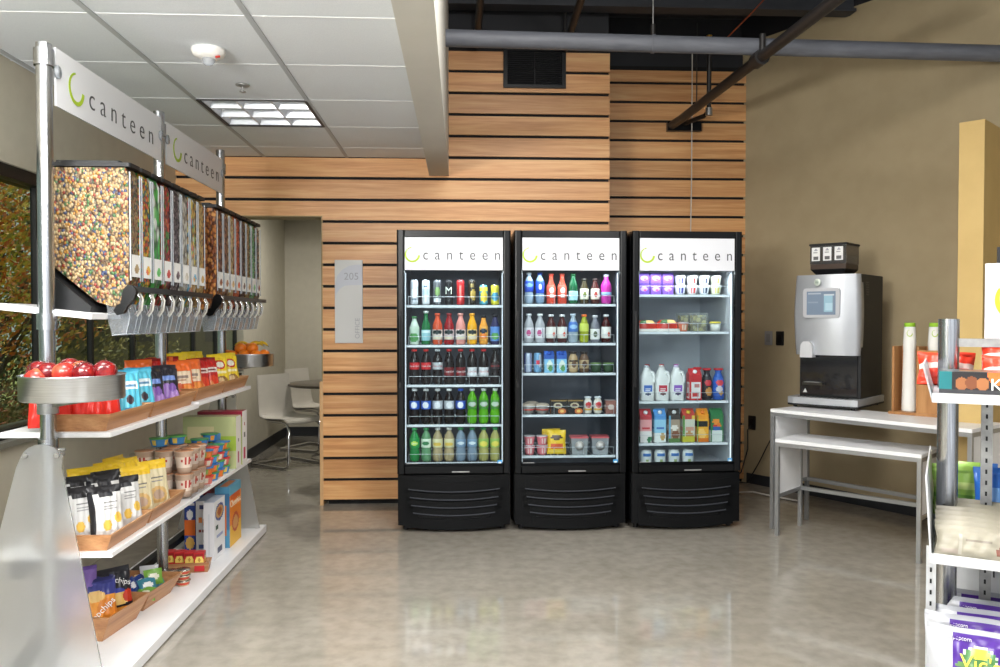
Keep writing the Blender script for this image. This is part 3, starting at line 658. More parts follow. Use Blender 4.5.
for (s_, a, c) in ((1, -1.345, -1.262),):
    P0 = [(-1.345, 1.450), (-1.268, 1.450), (-1.258, 1.40), (-1.272, 1.337), (-1.325, 1.332), (-1.338, 1.385)]
    spout_b.prism(P0, -.034, .034, M_spout, 'y')
for yy in (-.036, .036): spout_b.tube([(-1.268, yy, 1.450), (-1.258, yy, 1.40), (-1.272, yy, 1.337), (-1.325, yy, 1.332)], .0022, M_clearh, 5)
lev = B(); lev.tube([(-1.235, 0, 1.495), (-1.222, 0, 1.47), (-1.228, 0, 1.43), (-1.245, 0, 1.405)], .0042, M_lever, 8).tube([(-1.236, -.022, 1.495), (-1.224, -.022, 1.47), (-1.230, -.022, 1.43), (-1.247, -.018, 1.41)], .003, M_chrome, 6).tube([(-1.244, .018, 1.50), (-1.236, .018, 1.46), (-1.246, .018, 1.425)], .006, M_chrome, 6)
shell = B(); shell.prism(bin_poly(0), -.049, .049, M_clear, 'y')
for yy in (-.046, .046): shell.tube([(-1.249, yy, 1.54), (-1.249, yy, 1.95)], .0032, M_clearh, 6)  # pale tubes imitate bright highlight streaks down the front edges
lid = B(); lid.rbox(-1.57, -1.245, -.051, .051, 1.969, 1.984, .012, M_blackm).rbox(-1.53, -1.29, -.035, .035, 1.984, 1.994, .012, M_blackm)
shell_me, lid_me, sp_me, lv_me = shell.mesh('container'), lid.mesh('lid'), spout_b.mesh('spout'), lev.mesh('lever')
for me in (shell_me, lid_me, sp_me, lv_me): me.transform(Matrix.Translation((1.40, 0, -1.43)))
k = 0
for mod, y0 in enumerate((3.10, 4.185)):
    nb = thing('dispenser_stand', ['black wedge stand carrying the nearer row of bulk dispensers', 'black wedge stand carrying the farther row of bulk dispensers'][mod], 'stand', (-1.5, y0, 1.43))
    b = B(); b.prism([(-1.575, 1.438), (-1.385, 1.418), (-1.378, 1.440), (-1.568, 1.598), (-1.575, 1.70)], y0 - .04, y0 + .89, M_blackm, 'y')
    o = b.build('wedge', nb); o.matrix_parent_inverse = Matrix.Translation(-Vector(nb.location))
    b = B(); b.box(-1.248, -1.222, y0 - .03, y0 + .915, 1.497, 1.518, M_black)
    for yy in (y0 - .04,):
        P = [(-1.245, 1.522), (-1.228, 1.52), (-1.214, 1.50), (-1.222, 1.47), (-1.245, 1.445), (-1.262, 1.415), (-1.285, 1.408), (-1.298, 1.425), (-1.285, 1.447), (-1.272, 1.452), (-1.268, 1.475), (-1.262, 1.505)]
        b.prism(P, yy, yy + .022, M_black, 'y')
    o = b.build('handle_rail', nb); o.matrix_parent_inverse = Matrix.Translation(-Vector(nb.location))
    for j in range(8):
        y = y0 + .045 + j * .1125; fl = FILL[mod * 8 + j]; k += 1
        ordw = ['first', 'second', 'third', 'fourth', 'fifth', 'sixth', 'seventh', 'eighth'][j]
        t = thing('bulk_dispenser', f'clear gravity dispenser of {fl[0]}, {ordw} along the {"nearer" if mod == 0 else "farther"} row', 'dispenser', (-1.40, y, 1.43), 0, 'bulk candy dispensers')
        c = link('container', shell_me, t); link('lid', lid_me, t)
        P = bin_poly(.006); me = B().prism([(x + 1.4, z - 1.43) for x, z in P], -.0445, .0445, candy('fill_' + ordw, fl[1], fl[2], fl[3]), 'y').mesh('fill')
        f = link('candy_fill', me, t); f['kind'] = 'stuff'
        lb = B(); pf = pm((238, 238, 236), ('e', .62, .36, .26, .2, fl[1][1]), ('e', .5, .3, .15, .12, fl[1][0]), (.2, .75, .72, .76, (140, 140, 140)), (.2, .6, .64, .67, (160, 160, 160)))
        lb.grid(lambda u, v: (.153, -.040 + .080 * u, .125 + .085 * v), 12, 12, pf, False); link('label_card', lb.mesh('label_card'), t)
        link('spout', sp_me, t); link('lever', lv_me, t)

# wooden trays on the shelves of the rack
def tray(y0, y1, x0, x1, z, h, label, rz=0, fl=.025, **kw):
    me = wooden_tray(y1 - y0, x1 - x0, h, fl)
    return put('wooden_tray', me, label, 'tray', ((x0 + x1) / 2, (y0 + y1) / 2, z), rz, 'slanted wooden trays on the snack rack')
for (y0, y1, z, lb) in ((3.03, 3.46, .975, 'flared bamboo tray of red and light blue bags behind the apples'), (3.465, 4.0, .975, 'flared bamboo tray under the black and purple bags'),
                        (4.03, 4.50, .985, 'flared bamboo tray under the orange and red snack bags'), (4.505, 4.98, .985, 'flared bamboo tray under the yellow snack bags')):
    tray(y0, y1, -1.58, -1.30, z, .065, lb)
tray(3.03, 3.43, -1.58, -1.30, .527, .062, 'bamboo tray of black and white bags on the middle shelf, nearest one'); tray(3.435, 3.84, -1.58, -1.30, .527, .062, 'bamboo tray under the yellow and white bags on the middle shelf')
tray(3.35, 3.67, -1.66, -1.42, .055, .11, 'deep bamboo tray of popped chip bags on the bottom shelf', R(-8), .05)
tray(3.70, 4.01, -1.66, -1.39, .055, .095, 'deep bamboo tray of small candy packs on the bottom shelf', R(-8), .05)

# top shelf bags: y, x, z, width, height, mesh
def bags(kind, y, x, z, rz, label, grp, lean=-.22, s=1, cat='snack bag'):
    put('snack_bag', kind, label, cat, (x, y, z), R(rz), grp, rx=lean, scale=s)
RED = bag_mesh(.15, .19, .06, pm((206, 44, 34), (.3, .7, .5, .8, (234, 230, 222)), ('e', .5, .55, .12, .09, (60, 60, 64)), (0, 1, .95, 1, (170, 30, 26)), rough=.3), seed=2)
BLUE = bag_mesh(.125, .20, .055, pm((86, 184, 210), (.14, .86, .56, .74, (226, 238, 242)), (.22, .78, .63, .67, (90, 140, 176)), ('e', .5, .36, .12, .10, (60, 50, 60)), (.3, .7, .12, .2, (40, 120, 160)), (0, 1, .95, 1, (60, 150, 184)), rough=.3), seed=3)
BLK = bag_mesh(.12, .19, .055, pm((38, 36, 46), (.2, .8, .6, .72, (120, 150, 220)), ('e', .35, .3, .3, .22, (150, 110, 190)), ('e', .7, .2, .25, .16, (176, 140, 206)), ('e', .6, .42, .2, .1, (130, 90, 176)), rough=.3), seed=4)
ORG = bag_mesh(.13, .19, .055, pm((232, 108, 44), (.12, .88, .38, .72, (236, 214, 186)), (.22, .74, .53, .60, (150, 130, 120)), (.22, .6, .46, .49, (190, 150, 120)), ('e', .6, .22, .3, .14, (240, 150, 70)), ('e', .3, .3, .18, .1, (214, 90, 36)), rough=.3), seed=5)
REDB = bag_mesh(.12, .19, .055, pm((190, 34, 32), (.12, .88, .54, .70, (226, 214, 206)), (.2, .8, .59, .65, (120, 50, 48)), ('e', .55, .28, .34, .18, (220, 70, 40)), ('e', .4, .2, .16, .1, (236, 150, 90)), (0, 1, .94, 1, (140, 24, 24)), rough=.3), seed=6)
YEL = bag_mesh(.125, .20, .05, pm((240, 210, 50), ('e', .5, .68, .28, .14, (200, 60, 44)), ('e', .5, .68, .2, .09, (240, 236, 220)), ('e', .5, .22, .3, .14, (150, 110, 60)), ('e', .45, .24, .16, .08, (230, 200, 150)), (.2, .8, .42, .5, (250, 240, 190)), rough=.3), seed=7)
g1 = 'bags standing in the top shelf trays'
for a in [(RED, 3.06, -1.53, .99, 30, 'red snack bag closest to the window below the apple tray'), (RED, 3.15, -1.45, .99, 25, 'red snack bag in the middle below the apple tray'), (RED, 3.20, -1.405, .985, 40, 'big red snack bag at the shelf front below the apple tray'),
          (BLUE, 3.37, -1.37, .985, 50, 'light blue snack bag with white band next to the red bags'), (BLUE, 3.52, -1.37, .985, 55, 'light blue snack bag with white band next to the black bags'),
          (BLK, 3.69, -1.385, .983, 55, 'black and purple bag beside the light blue bags'), (BLK, 3.84, -1.375, .988, 50, 'black and purple bag beside the orange bags')]:
    bags(*a, g1, s=1.02 if a[0] is not RED else 1)
for a in [(ORG, 4.06, -1.385, .995, 50, 'orange and cream bag beside the black bags'), (ORG, 4.21, -1.385, .995, 52, 'orange and cream bag beside the red bags'),
          (REDB, 4.36, -1.39, .995, 52, 'red bag with cream band nearer to the orange bags'), (REDB, 4.46, -1.37, .995, 55, 'red bag with cream band next to the yellow bags'), (YEL, 4.64, -1.37, .995, 50, 'yellow bag with red oval beside the red bags'), (YEL, 4.82, -1.36, .995, 54, 'yellow bag with red oval nearest the far end')]: bags(*a, g1, s=1.02)
for i, (y, k_) in enumerate(((3.82, ORG), (3.95, REDB), (4.10, ORG), (4.2, REDB), (4.33, YEL), (4.46, YEL), (4.58, YEL), (4.06, REDB))):
    bags(k_, y, -1.50, 1.01, 48, ['orange bag behind the first black bag', 'red bag behind the second black bag', 'orange bag in the second row behind the orange bags', 'red bag in the second row behind the orange bags', 'yellow bag in the second row behind the red bags', 'yellow bag second behind the red bags', 'yellow bag behind the last red bag', 'red bag half hidden behind the far pole side'][i], 'second row of bags on the top shelf', -.1, s=1.02)
# middle shelf bags
BW = bag_mesh(.125, .20, .06, pm((204, 204, 203), (0, .12, 0, 1, (36, 36, 40)), (0, 1, .86, 1, (34, 34, 38)), (.3, .7, .78, .88, (40, 40, 44)), ('e', .42, .26, .13, .10, (216, 176, 76)), ('e', .78, .38, .13, .10, (216, 176, 76)), (.35, .8, .66, .68, (120, 120, 120)), (.35, .7, .6, .62, (150, 150, 150)), (.35, .75, .54, .56, (150, 150, 150)), rough=.35), back=pm((190, 192, 196), rough=.25), seed=8)
YW = bag_mesh(.13, .21, .055, pm((214, 202, 166), (0, 1, .8, 1, (236, 196, 50)), ('e', .5, .28, .34, .17, (206, 170, 110)), ('e', .5, .28, .2, .1, (176, 150, 130)), (.3, .75, .62, .65, (110, 110, 110)), (.3, .7, .55, .575, (140, 140, 140)), (0, .1, .3, 1, (240, 206, 70)), rough=.35), seed=9)
YF = bag_mesh(.14, .16, .07, pm((234, 196, 44), ('e', .5, .4, .2, .16, (200, 150, 40)), rough=.3), seed=10)
g2 = 'bags standing in the middle shelf trays'
for a in [(BW, 3.155, -1.365, .54, 46, 'white bag with black edge and two yellow discs in front'), (BW, 3.13, -1.455, .54, 46, 'silver and black bag right behind the front white one'), (BW, 3.10, -1.54, .54, 40, 'silver and black bag closest to the frosted panel'),
          (BW, 3.27, -1.42, .56, 46, 'black topped bag behind the front pair'), (BW, 3.25, -1.52, .56, 40, 'black topped bag farthest back by the wall side'), (BW, 3.34, -1.365, .54, 50, 'white bag with black edge beside the yellow topped bag'),
          (YW, 3.49, -1.375, .545, 50, 'cream bag with yellow top and brown disc next to the black bags'), (YW, 3.64, -1.36, .545, 52, 'cream bag with yellow top nearest the cups'),
          (BW, 3.40, -1.46, .555, 50, 'black topped bag behind the cream bags')]: bags(*a, g2, s=1.04)
for i, (y, x) in enumerate(((3.38, -1.545), (3.52, -1.50), (3.60, -1.46), (3.66, -1.53))):
    bags(YF, y, x, .62, 40 + 12 * i, ['crumpled yellow bag at the back nearest the black bags', 'crumpled yellow bag in the middle of the back row', 'crumpled yellow bag behind the cream bags', 'crumpled yellow bag at the back near the cups'][i], 'yellow bags at the back of the middle shelf', -.2)
# cups and packs on the middle shelf, far half
CUPP = lambda a, z: mat((186, 160, 140), .45) if not (.030 < z < .082) else (mat((176, 54, 48), .45) if abs(a) < 38 and .045 < z < .078 and (a / 36) ** 2 + ((z - .062) / .017) ** 2 < 1 and int(a + 90) % 9 < 6 else mat((224, 206, 190), .45))
cupb = B(); cupb.lathe([(.0, .001), (.032, .0), (.034, .02), (.0355, .03), (.037, .045), (.0385, .058), (.040, .07), (.0415, .082), (.0445, .105), (.046, .107), (.045, .110)], None, 28, paint=CUPP)
cup = [('cup', cupb.mesh('cup')), ('lid', B().lathe([(.0, .1115), (.044, .111), (.0455, .1085)][::-1], mat((176, 120, 84), .4), 24).mesh('lid'))]
w_ = {0: 'lower', 1: 'upper'}
for zi in (0, 1):
    for j, y in enumerate((3.935, 4.03, 4.125)):
        for i, x in enumerate((-1.34, -1.435, -1.53)):
            if j > 0 and i == 2: continue
            col = ['front', 'middle', 'rear'][i]
            put('soup_cup', cup, f'{w_[zi]} tall printed paper cup in the {col} column, {["nearest", "second", "third"][j]} row', 'cup', (x, y, .5365 + zi * .1125), .6 if i == 0 else 0, 'stacked paper soup cups')
# clear rack holding the cups
b = B()
for i, x in enumerate((-1.292, -1.387, -1.482, -1.577)): b.box(x - .0015, x + .0015, 3.875, 4.175, .535, .75, M_clear)
b.box(-1.58, -1.29, 3.875, 4.19, .5355, .5365, M_clear); tag(b.build('cup_organizer'), 'clear plastic divider rack holding the tall paper cups', 'rack')
TUB = lambda top, body, spot: [('tub', B().lathe([(0, 0), (.036, 0), (.038, .008), (.040, .016), (.042, .024), (.044, .034), (.047, .040)], None, 24, paint=lambda a, z: mat(spot, .4) if .008 < z < .03 and (int((a + 180) / 30) % 3 == 0) else mat(body, .4)).mesh('tub')), ('lid', B().lathe([(0, .043), (.048, .0425), (.0485, .038)][::-1], mat(top, .3), 24).mesh('lid'))]
tubs = [TUB((206, 60, 60), (222, 120, 110), (236, 220, 200)), TUB((70, 140, 90), (60, 130, 190), (240, 160, 60)), TUB((60, 120, 180), (226, 120, 50), (120, 180, 80)), TUB((90, 160, 80), (70, 140, 200), (236, 200, 90))]
tn = ['pink', 'blue', 'orange', 'sky blue']
on = ['bottom', 'second', 'third', 'fourth', 'top']
for j, y in enumerate((4.235, 4.335, 4.435, 4.535)):
    for zi in range(4):
        for i, x in enumerate((-1.34, -1.445)):
            put('snack_tub', tubs[(j + zi * (j > 0)) % 4] if j else tubs[0 if zi % 2 == 0 else 2], f'round {tn[(j + zi * (j > 0)) % 4]} snack tub, {on[zi]} of the {["first", "second", "third", "fourth"][j]} pile past the cups, {["front", "rear"][i]} line', 'tub', (x, y, .5355 + zi * .045), rg.uniform(0, 6), 'round snack tubs piled on the middle shelf')
for i, (x, y) in enumerate(((-1.39, 4.32), (-1.50, 4.05), (-1.40, 4.52), (-1.44, 4.12))):
    z = .5355 + 4 * .045 if y > 4.2 else .7615
    put('snack_tub', tubs[3 if i % 2 else 1], ['green lidded tub lying on top of the nearer tub piles', 'green lidded tub on top of the paper cups at the back', 'green lidded tub on top of the farthest tub piles', 'green lidded tub on top of the paper cups near the tub piles'][i], 'tub', (x, y, z + .001), i, 'green lidded tubs on top of the piles')
GB = carton(.30, .10, .30, pm((176, 182, 130), (0, 1, .35, .62, (150, 176, 66)), (.1, .6, .55, .8, (206, 196, 150)), (.62, .72, .5, .7, (90, 140, 190)), (.1, .55, .38, .5, (80, 70, 50))), pm((232, 228, 222), (.3, .6, .1, .3, (176, 50, 90)), (.4, .6, .5, .56, (90, 90, 90))), pm((200, 190, 150)))
put('snack_box', GB, 'large green and tan carton standing on the middle shelf behind the tubs', 'box', (-1.44, 4.70, .5355), 0, 'cartons at the far end of the middle shelf')
WB = carton(.26, .10, .315, pm((170, 176, 120), (0, 1, .9, 1, (150, 40, 60))), pm((236, 234, 232), (.25, .7, .08, .3, (190, 40, 90)), (.35, .65, .5, .58, (110, 110, 110)), (.4, .6, .72, .78, (176, 60, 70))), pm((170, 44, 60)))
put('snack_box', WB, 'white sided carton with maroon top at the far end of the middle shelf', 'box', (-1.42, 4.83, .5355), 0, 'cartons at the far end of the middle shelf')

# bottom shelf: popped chip bags
PC = bag_mesh(.14, .19, .06, pm((226, 150, 60), (0, 1, .62, 1, (60, 66, 140)), ('e', .35, .62, .3, .12, (230, 190, 120)), ('e', .7, .34, .32, .2, (214, 130, 50)), (0, 1, .93, 1, (40, 44, 110)), rough=.3), seed=11, texts=(('popchips', .036, (240, 240, 240), .5, .30, 1, 38),))
PB = bag_mesh(.14, .20, .06, pm((36, 36, 44), ('e', .4, .42, .4, .14, (60, 70, 160)), ('e', .55, .32, .3, .14, (230, 190, 110)), ('e', .85, .35, .2, .14, (196, 60, 40)), (0, 1, 0, .14, (226, 150, 60)), rough=.3), seed=12, texts=(('popchips', .034, (236, 236, 236), .5, .72, 1, -20),))
PP = bag_mesh(.16, .21, .06, pm((140, 110, 190), ('e', .6, .3, .3, .16, (206, 190, 226)), (0, 1, .92, 1, (110, 80, 166)), rough=.3), seed=13)
g3 = 'chip bags in the deep tray'
bags(PC, 3.43, -1.52, .105, 38, 'orange and blue bag with slanted white letters at the tray front', g3, -.25)
bags(PB, 3.55, -1.50, .105, 44, 'black topped chip bag with white letters in the deep tray', g3, -.25)
bags(PP, 3.40, -1.60, .14, 34, 'violet bag at the back of the deep tray', g3, -.2)
bags(PC, 3.50, -1.565, .09, 35, 'orange and blue bag behind the lettered ones', g3, -.15); bags(PB, 3.60, -1.56, .08, 50, 'dark bag at the back beside the small candy tray', g3, -.3)
# small candy packs
pal = [((60, 110, 190), (236, 220, 80)), ((220, 200, 60), (60, 120, 60)), ((30, 60, 140), (230, 230, 235)), ((120, 170, 70), (230, 230, 210)), ((206, 60, 40), (240, 220, 90)), ((150, 100, 60), (230, 200, 150)), ((200, 200, 206), (90, 90, 110)), ((60, 130, 150), (240, 240, 240))]
pk = [bag_mesh(.085, .075, .022, pm(a, ('e', .5, .5, .3, .25, b_), rough=.3), nu=10, nv=10, seed=20 + i, foot=.1) for i, (a, b_) in enumerate(pal)]
pd = ['blue and yellow', 'yellow and green', 'navy and white', 'light green', 'red and yellow', 'brown and tan', 'silver grey', 'teal and white']
pw = ['near corner', 'shelf front edge', 'middle', 'far corner', 'window side', 'centre top', 'far end', 'near window corner']
for i in range(16):
    q = i % 8; x = -1.60 + .045 * (i % 4) ; y = 3.76 + .057 * (i // 4)
    put('candy_pack', pk[q], f'small {pd[q]} candy pack, {pw[(i * 3) % 8]} of the tray, {"lower" if i < 8 else "upper"}', 'candy', (x, y, .085 + .02 * (i % 3)), rg.uniform(.2, 1.6), 'small candy packs in the second deep tray', rx=-.9 + .25 * (i % 3))
for i in range(4):
    put('candy_pack', pk[(5, 3, 7, 5)[i]], ['brown candy pack lying behind the chip bags', 'light green pack lying at the back of the bottom shelf', 'teal pack lying at the back of the bottom shelf', 'brown pack nearest the middle pole on the bottom shelf'][i], 'candy', (-1.58 - .02 * (i % 2), 3.66 + .08 * i, .16 if i < 1 else .14), .5 * i, 'loose packs behind the deep trays', rx=-1.1)
# tuna style cups in two stacks
TC = [('cup', B().lathe([(0, 0), (.028, 0), (.030, .006), (.033, .018), (.036, .024)], None, 20, paint=lambda a, z: mat((200, 70, 50), .4) if .004 < z < .016 else mat((210, 190, 150), .4)).mesh('cup')), ('lid', B().lathe([(0, .0265), (.036, .026), (.0365, .0225)][::-1], mat((190, 186, 180), .25, 1), 20).mesh('lid'))]
for i, (x, y, n) in enumerate(((-1.40, 4.08, 3), (-1.46, 4.06, 3), (-1.43, 4.15, 2))):
    for zi in range(n):
        put('snack_cup', TC, f'small red cup with foil lid, {on[zi]} of the {["front", "window side", "far"][i]} stack by the candy tray', 'cup', (x, y, .0555 + .0275 * zi), i, 'small red cups stacked by the candy tray')
# tray of red boxes turned to the viewer
T3 = wooden_tray(.26, .10, .055, .018); put('wooden_tray', T3, 'small bamboo tray of red boxes in front of the cereal', 'tray', (-1.465, 4.30, .055), R(-82), 'slanted wooden trays on the snack rack')
RB = carton(.050, .05, .098, pm((196, 44, 48), ('e', .5, .5, .42, .34, (240, 212, 110)), (0, 1, 0, .46, (196, 44, 48)), ('e', .5, .6, .12, .1, (190, 140, 60)), (.1, .9, .8, .9, (150, 26, 30))), None, pm((206, 50, 52)), nu=14, nv=14)
for i in range(4):
    put('raisin_box', RB, ['small red box with yellow arc nearest the window in the row of four', 'small red box with yellow arc second from the window', 'small red box with yellow arc third from the window', 'small red box with yellow arc at the shelf front end'][i], 'box', (-1.545 + .054 * i, 4.303 - .0076 * (i - 1.5), .065), R(8), 'row of four small red boxes')
# cereal boxes, front facing the room, narrow side to the viewer
def cereal(x, y, w, d, h, front, side, top, label, texts=(), rz=90):
    put('cereal_box', carton(w, d, h, front, side, top, 28, 40, texts), label, 'cereal box', (x, y, .0555), R(rz), 'cereal boxes on the bottom shelf')
side_w = pm((214, 214, 216), (.3, .7, .86, .93, (60, 70, 120)), (.2, .5, .6, .7, (226, 140, 70)), (.55, .85, .55, .68, (226, 150, 80)), (.2, .45, .42, .48, (150, 60, 50)), (.5, .8, .42, .48, (120, 60, 50)), (.25, .75, .12, .2, (70, 90, 150)))
cereal(-1.555, 4.75, .20, .062, .30, pm((40, 80, 170)), pm((36, 70, 160), (0, 1, .32, .62, (226, 110, 40)), ('e', .5, .72, .28, .1, (236, 236, 240)), ('e', .5, .18, .4, .12, (226, 180, 90)), (.1, .9, .9, .96, (240, 240, 245))), pm((50, 96, 190), (0, 1, .4, .6, (230, 235, 245))), 'blue cereal box with orange band, closest to the window')
cereal(-1.465, 4.69, .21, .068, .31, pm((220, 222, 226), ('e', .5, .4, .3, .2, (210, 160, 90))), side_w, pm((160, 176, 206)), 'grey white cereal box between the blue and the white box')
cereal(-1.393, 4.575, .20, .058, .325, pm((236, 236, 238), ('e', .5, .78, .40, .15, (60, 80, 150)), ('e', .5, .78, .33, .11, (206, 160, 100)), ('e', .5, .78, .2, .07, (170, 90, 50)), (.15, .35, .5, .58, (40, 80, 60)), (.2, .8, .36, .39, (150, 160, 200)), (.3, .7, .08, .18, (70, 80, 110))), pm((222, 222, 226), (.4, .6, .1, .8, (206, 208, 214))), pm((200, 208, 224)), 'white cereal box with bowl picture at the front')
cereal(-1.395, 4.85, .24, .085, .355, pm((232, 130, 30), (0, 1, .86, 1, (90, 170, 200)), (0, 1, 0, .35, (240, 186, 50)), ('e', .5, .36, .3, .16, (190, 70, 40)), ('e', .5, .36, .22, .11, (220, 160, 100)), (.1, .9, .74, .84, (216, 90, 24))), pm((84, 150, 186), (0, 1, .3, .9, (70, 120, 160)), (.2, .8, .2, .7, (220, 120, 50))), pm((90, 170, 206), (.1, .9, .2, .8, (226, 130, 60))), 'tall orange cereal box farthest along the bottom shelf', (('Cheerios', .058, (245, 236, 210), .5, .70, 1, 0),))
cereal(-1.52, 4.90, .20, .075, .33, pm((150, 30, 40)), pm((150, 34, 44), (.2, .8, .55, .8, (226, 150, 80)), (0, 1, .0, .2, (60, 60, 120))), pm((150, 60, 50)), 'dark red cereal box behind the blue and grey boxes')

# ------------------------------------------------------------------ drink coolers
M_liner = mat((186, 190, 196), .45, name='cooler_liner'); M_linerd = mat((92, 97, 108), .5, name='cooler_liner_grey')
M_shelf = mat((224, 228, 232), .35, name='shelf_edge'); M_back = mat((214, 216, 222), .5, emit=.06, name='lit_sign')
M_wire = mat((200, 204, 208), .3, .8, name='shelf_wire')
CW, CD, CH = .742, .74, 1.975
def cooler(T, shelves, label, liner, light):
    t = thing('glass_door_cooler', label, 'cooler', T.to_translation(), T.to_euler().z, 'glass door coolers against the clad wall')
    w = CW / 2
    # outer cabinet
    b = B(); b.box(-w, -w + .045, .055, CD, .06, CH, M_black).box(w - .045, w, .055, CD, .06, CH, M_black).box(-w + .045, w - .045, .055, CD, CH - .045, CH, M_black).box(-w + .045, w - .045, CD - .03, CD, .06, CH - .045, M_black).box(-w + .045, w - .045, .055, CD - .03, .06, .41, M_black)
    for dx in (-w + .05, w - .05):
        for y in (.1, CD - .06): b.tube([(dx, y, 0), (dx, y, .06)], .018, M_blackm, 10)
    b.build('cabinet', t)
    b = B(); b.box(-w + .045, -w + .05, .06, CD - .04, .41, CH - .045, liner).box(w - .05, w - .045, .06, CD - .04, .41, CH - .045, liner).box(-w + .05, w - .05, CD - .045, CD - .03, .41, CH - .045, liner).box(-w + .05, w - .05, .06, CD - .045, .41, .418, liner)
    b.box(-w + .05, w - .05, .06, CD - .045, CH - .05, CH - .045, liner); b.build('liner', t)
    # door: frame, glass, sign
    d = B()
    fo = .055
    d.rbox(-w, -w + .050, 0, .05, .385, CH, .012, M_black).rbox(w - .050, w, 0, .05, .385, CH, .012, M_black).box(-w + .05, w - .05, .004, .05, CH - .045, CH, M_black).box(-w + .05, w - .05, .004, .05, .385, .432, M_black)
    d.add([(-w + .04, .0, .432), (w - .04, .0, .432), (w - .055, .018, .450), (-w + .055, .018, .450)], [(0, 1, 2, 3)], M_black)
    dr = d.build('door', t, .003)
    B().box(-w + .05, w - .05, .020, .026, .432, CH - .045, M_glass).build('glass_pane', dr)
    sp = B().box(-w + .052, w - .052, .006, .018, 1.716, 1.928, M_back).build('sign_panel', dr)
    b = B(); b.box(-.015, .10, .0015, .0035, .392, .400, M_steel); b.build('hinge_plate', dr)
    b = B(); b.rbox(-w + .012, -w + .028, -.012, 0, .95, 1.45, .004, M_blackm).tube([(-w + .02, -.002, .98), (-w + .02, -.018, 1.0), (-w + .02, -.018, 1.4), (-w + .02, -.002, 1.42)], .006, M_blackm, 8); b.build('handle', dr)
    o = B().box(w - .086, w - .056, .0165, .0195, .434, .468, mat((70, 160, 220), .4)).box(w - .08, w - .062, .0155, .017, .444, .458, mat((225, 238, 245), .4)).build('energy_sticker', dr)
    o = B().rbox(-w + .056, -w + .135, .0165, .0195, .434, .452, .005, mat((176, 178, 180), .35, .3), axis='y').build('maker_plate', dr)
    # sign lettering
    Ts = FRONT(-w + .102, .0055, 1.815)
    b = logo_b(.050, Ts); b.build('logo', dr)
    me = fit(text_mesh('canteen', .100, INK, .0006, 1.9, 'LEFT', -.0004), .500, Ts @ Matrix.Translation((.070, -.002, 0))); link('lettering', me, dr)
    # grille with curved louvres
    g_ = B(); 
    def fy(x): return -.012 + .03 * (x / w) ** 2
    n = 18
    def panel(x0, x1, z0, z1, y_off, m, curve=0):
        V = []; F = []
        for i in range(n + 1):
            x = x0 + (x1 - x0) * i / n; c = curve * (1 - (2 * i / n - 1) ** 2)
            V += [(x, fy(x) + y_off, z0 - c), (x, fy(x) + y_off, z1 - c), (x, fy(x) + y_off + .012, z1 - c), (x, fy(x) + y_off + .012, z0 - c)]
        for i in range(n):
            o = 4 * i
            for a in range(4): F.append((o + a, o + (a + 1) % 4, o + 4 + (a + 1) % 4, o + 4 + a)[::-1])
        F += [(0, 1, 2, 3), (4 * n + 3, 4 * n + 2, 4 * n + 1, 4 * n)]
        g_.add(V, F, m)
    MG = mat((5, 6, 8), .5, coat=.0, name='grille_plastic'); MG.node_tree.nodes['Principled BSDF'].inputs['Specular IOR Level'].default_value = .22; MGd = mat((7, 7, 8), .7, name='grille_slot')
    panel(-w + .01, w - .01, .05, .372, .018, MGd)
    panel(-w + .004, w - .004, .332, .378, .0, MG, .012)
    zs = [.315, .262, .210, .160, .112]; ws = [.30, .29, .28, .268, .25]
    panel(-w + .004, -ws[0] + .0, .045, .36, .002, MG); panel(ws[0] - .0, w - .004, .045, .36, .002, MG)
    for k in range(4):
        z1 = zs[k]; hw = ws[k]
        panel(-hw, hw, z1 - .030, z1 + .008 + (0 if k else .02), -.003, MG, .016)
        panel(-hw, hw, z1 - .034, z1 - .028, -.008, mat((58, 61, 68), .3, name='grille_lip_highlight'), .016)  # lip coloured paler than the grille to imitate its highlight lines
        panel(-w + .03 + .012 * k, -hw + .015, z1 - .06, z1 + .03, .0, MG); panel(hw - .015, w - .03 - .012 * k, z1 - .06, z1 + .03, .0, MG)
    panel(-ws[4], ws[4], .03, .10, -.003, MG, .012)
    panel(-w + .05, -ws[4] + .02, .03, .16, .0, MG); panel(ws[4] - .02, w - .05, .03, .16, .0, MG)
    g_.build('grille', t)
    # shelves
    for z in shelves:
        sb = B(); sb.box(-w + .056, w - .056, .092, .099, z - .016, z, M_shelf)
        for k in range(14): x = -w + .07 + k * (CW - .14) / 13; sb.box(x - .003, x + .003, .099, CD - .06, z - .005, z, M_wire)
        sb.box(-w + .056, w - .056, CD - .065, CD - .06, z - .012, z, M_wire)
        so_ = sb.build('shelf', t)
        rl = B(); rl.box(-w + .07, w - .07, .084, .087, z + .02, z + .05, M_clearh) if 0 else rl.tube([(-w + .07, .088, z + .055), (w - .07, .088, z + .055)], .0018, M_wire, 6); 
        for x in (-w + .07, -.1, .1, w - .07): rl.tube([(x, .088, z - .008), (x, .088, z + .055)], .0015, M_wire, 6)
        rl.build('front_wire', so_)
    b = B(); b.box(w - .056, w - .050, .052, .060, .45, 1.70, mat((245, 248, 255), .4, emit=light, name='led_strip')); b.box(-w + .050, -w + .056, .052, .060, .45, 1.70, mat((245, 248, 255), .4, emit=light)); b.build('light_strip', t)
    l = bpy.data.lights.new('cooler_lamp', 'AREA'); l.shape = 'RECTANGLE'; l.size = .56; l.size_y = .02; l.energy = light * 5.5; l.color = (.93, .97, 1)
    o = bpy.data.objects.new('cooler_lamp', l); COL.objects.link(o); o.parent = t; o.location = (0, .08, 1.71); o.rotation_euler = (R(-18), 0, 0)
    return t
def cm(x, y, deg): return Matrix.Translation((x, y, 0)) @ Matrix.Rotation(R(deg), 4, 'Z')
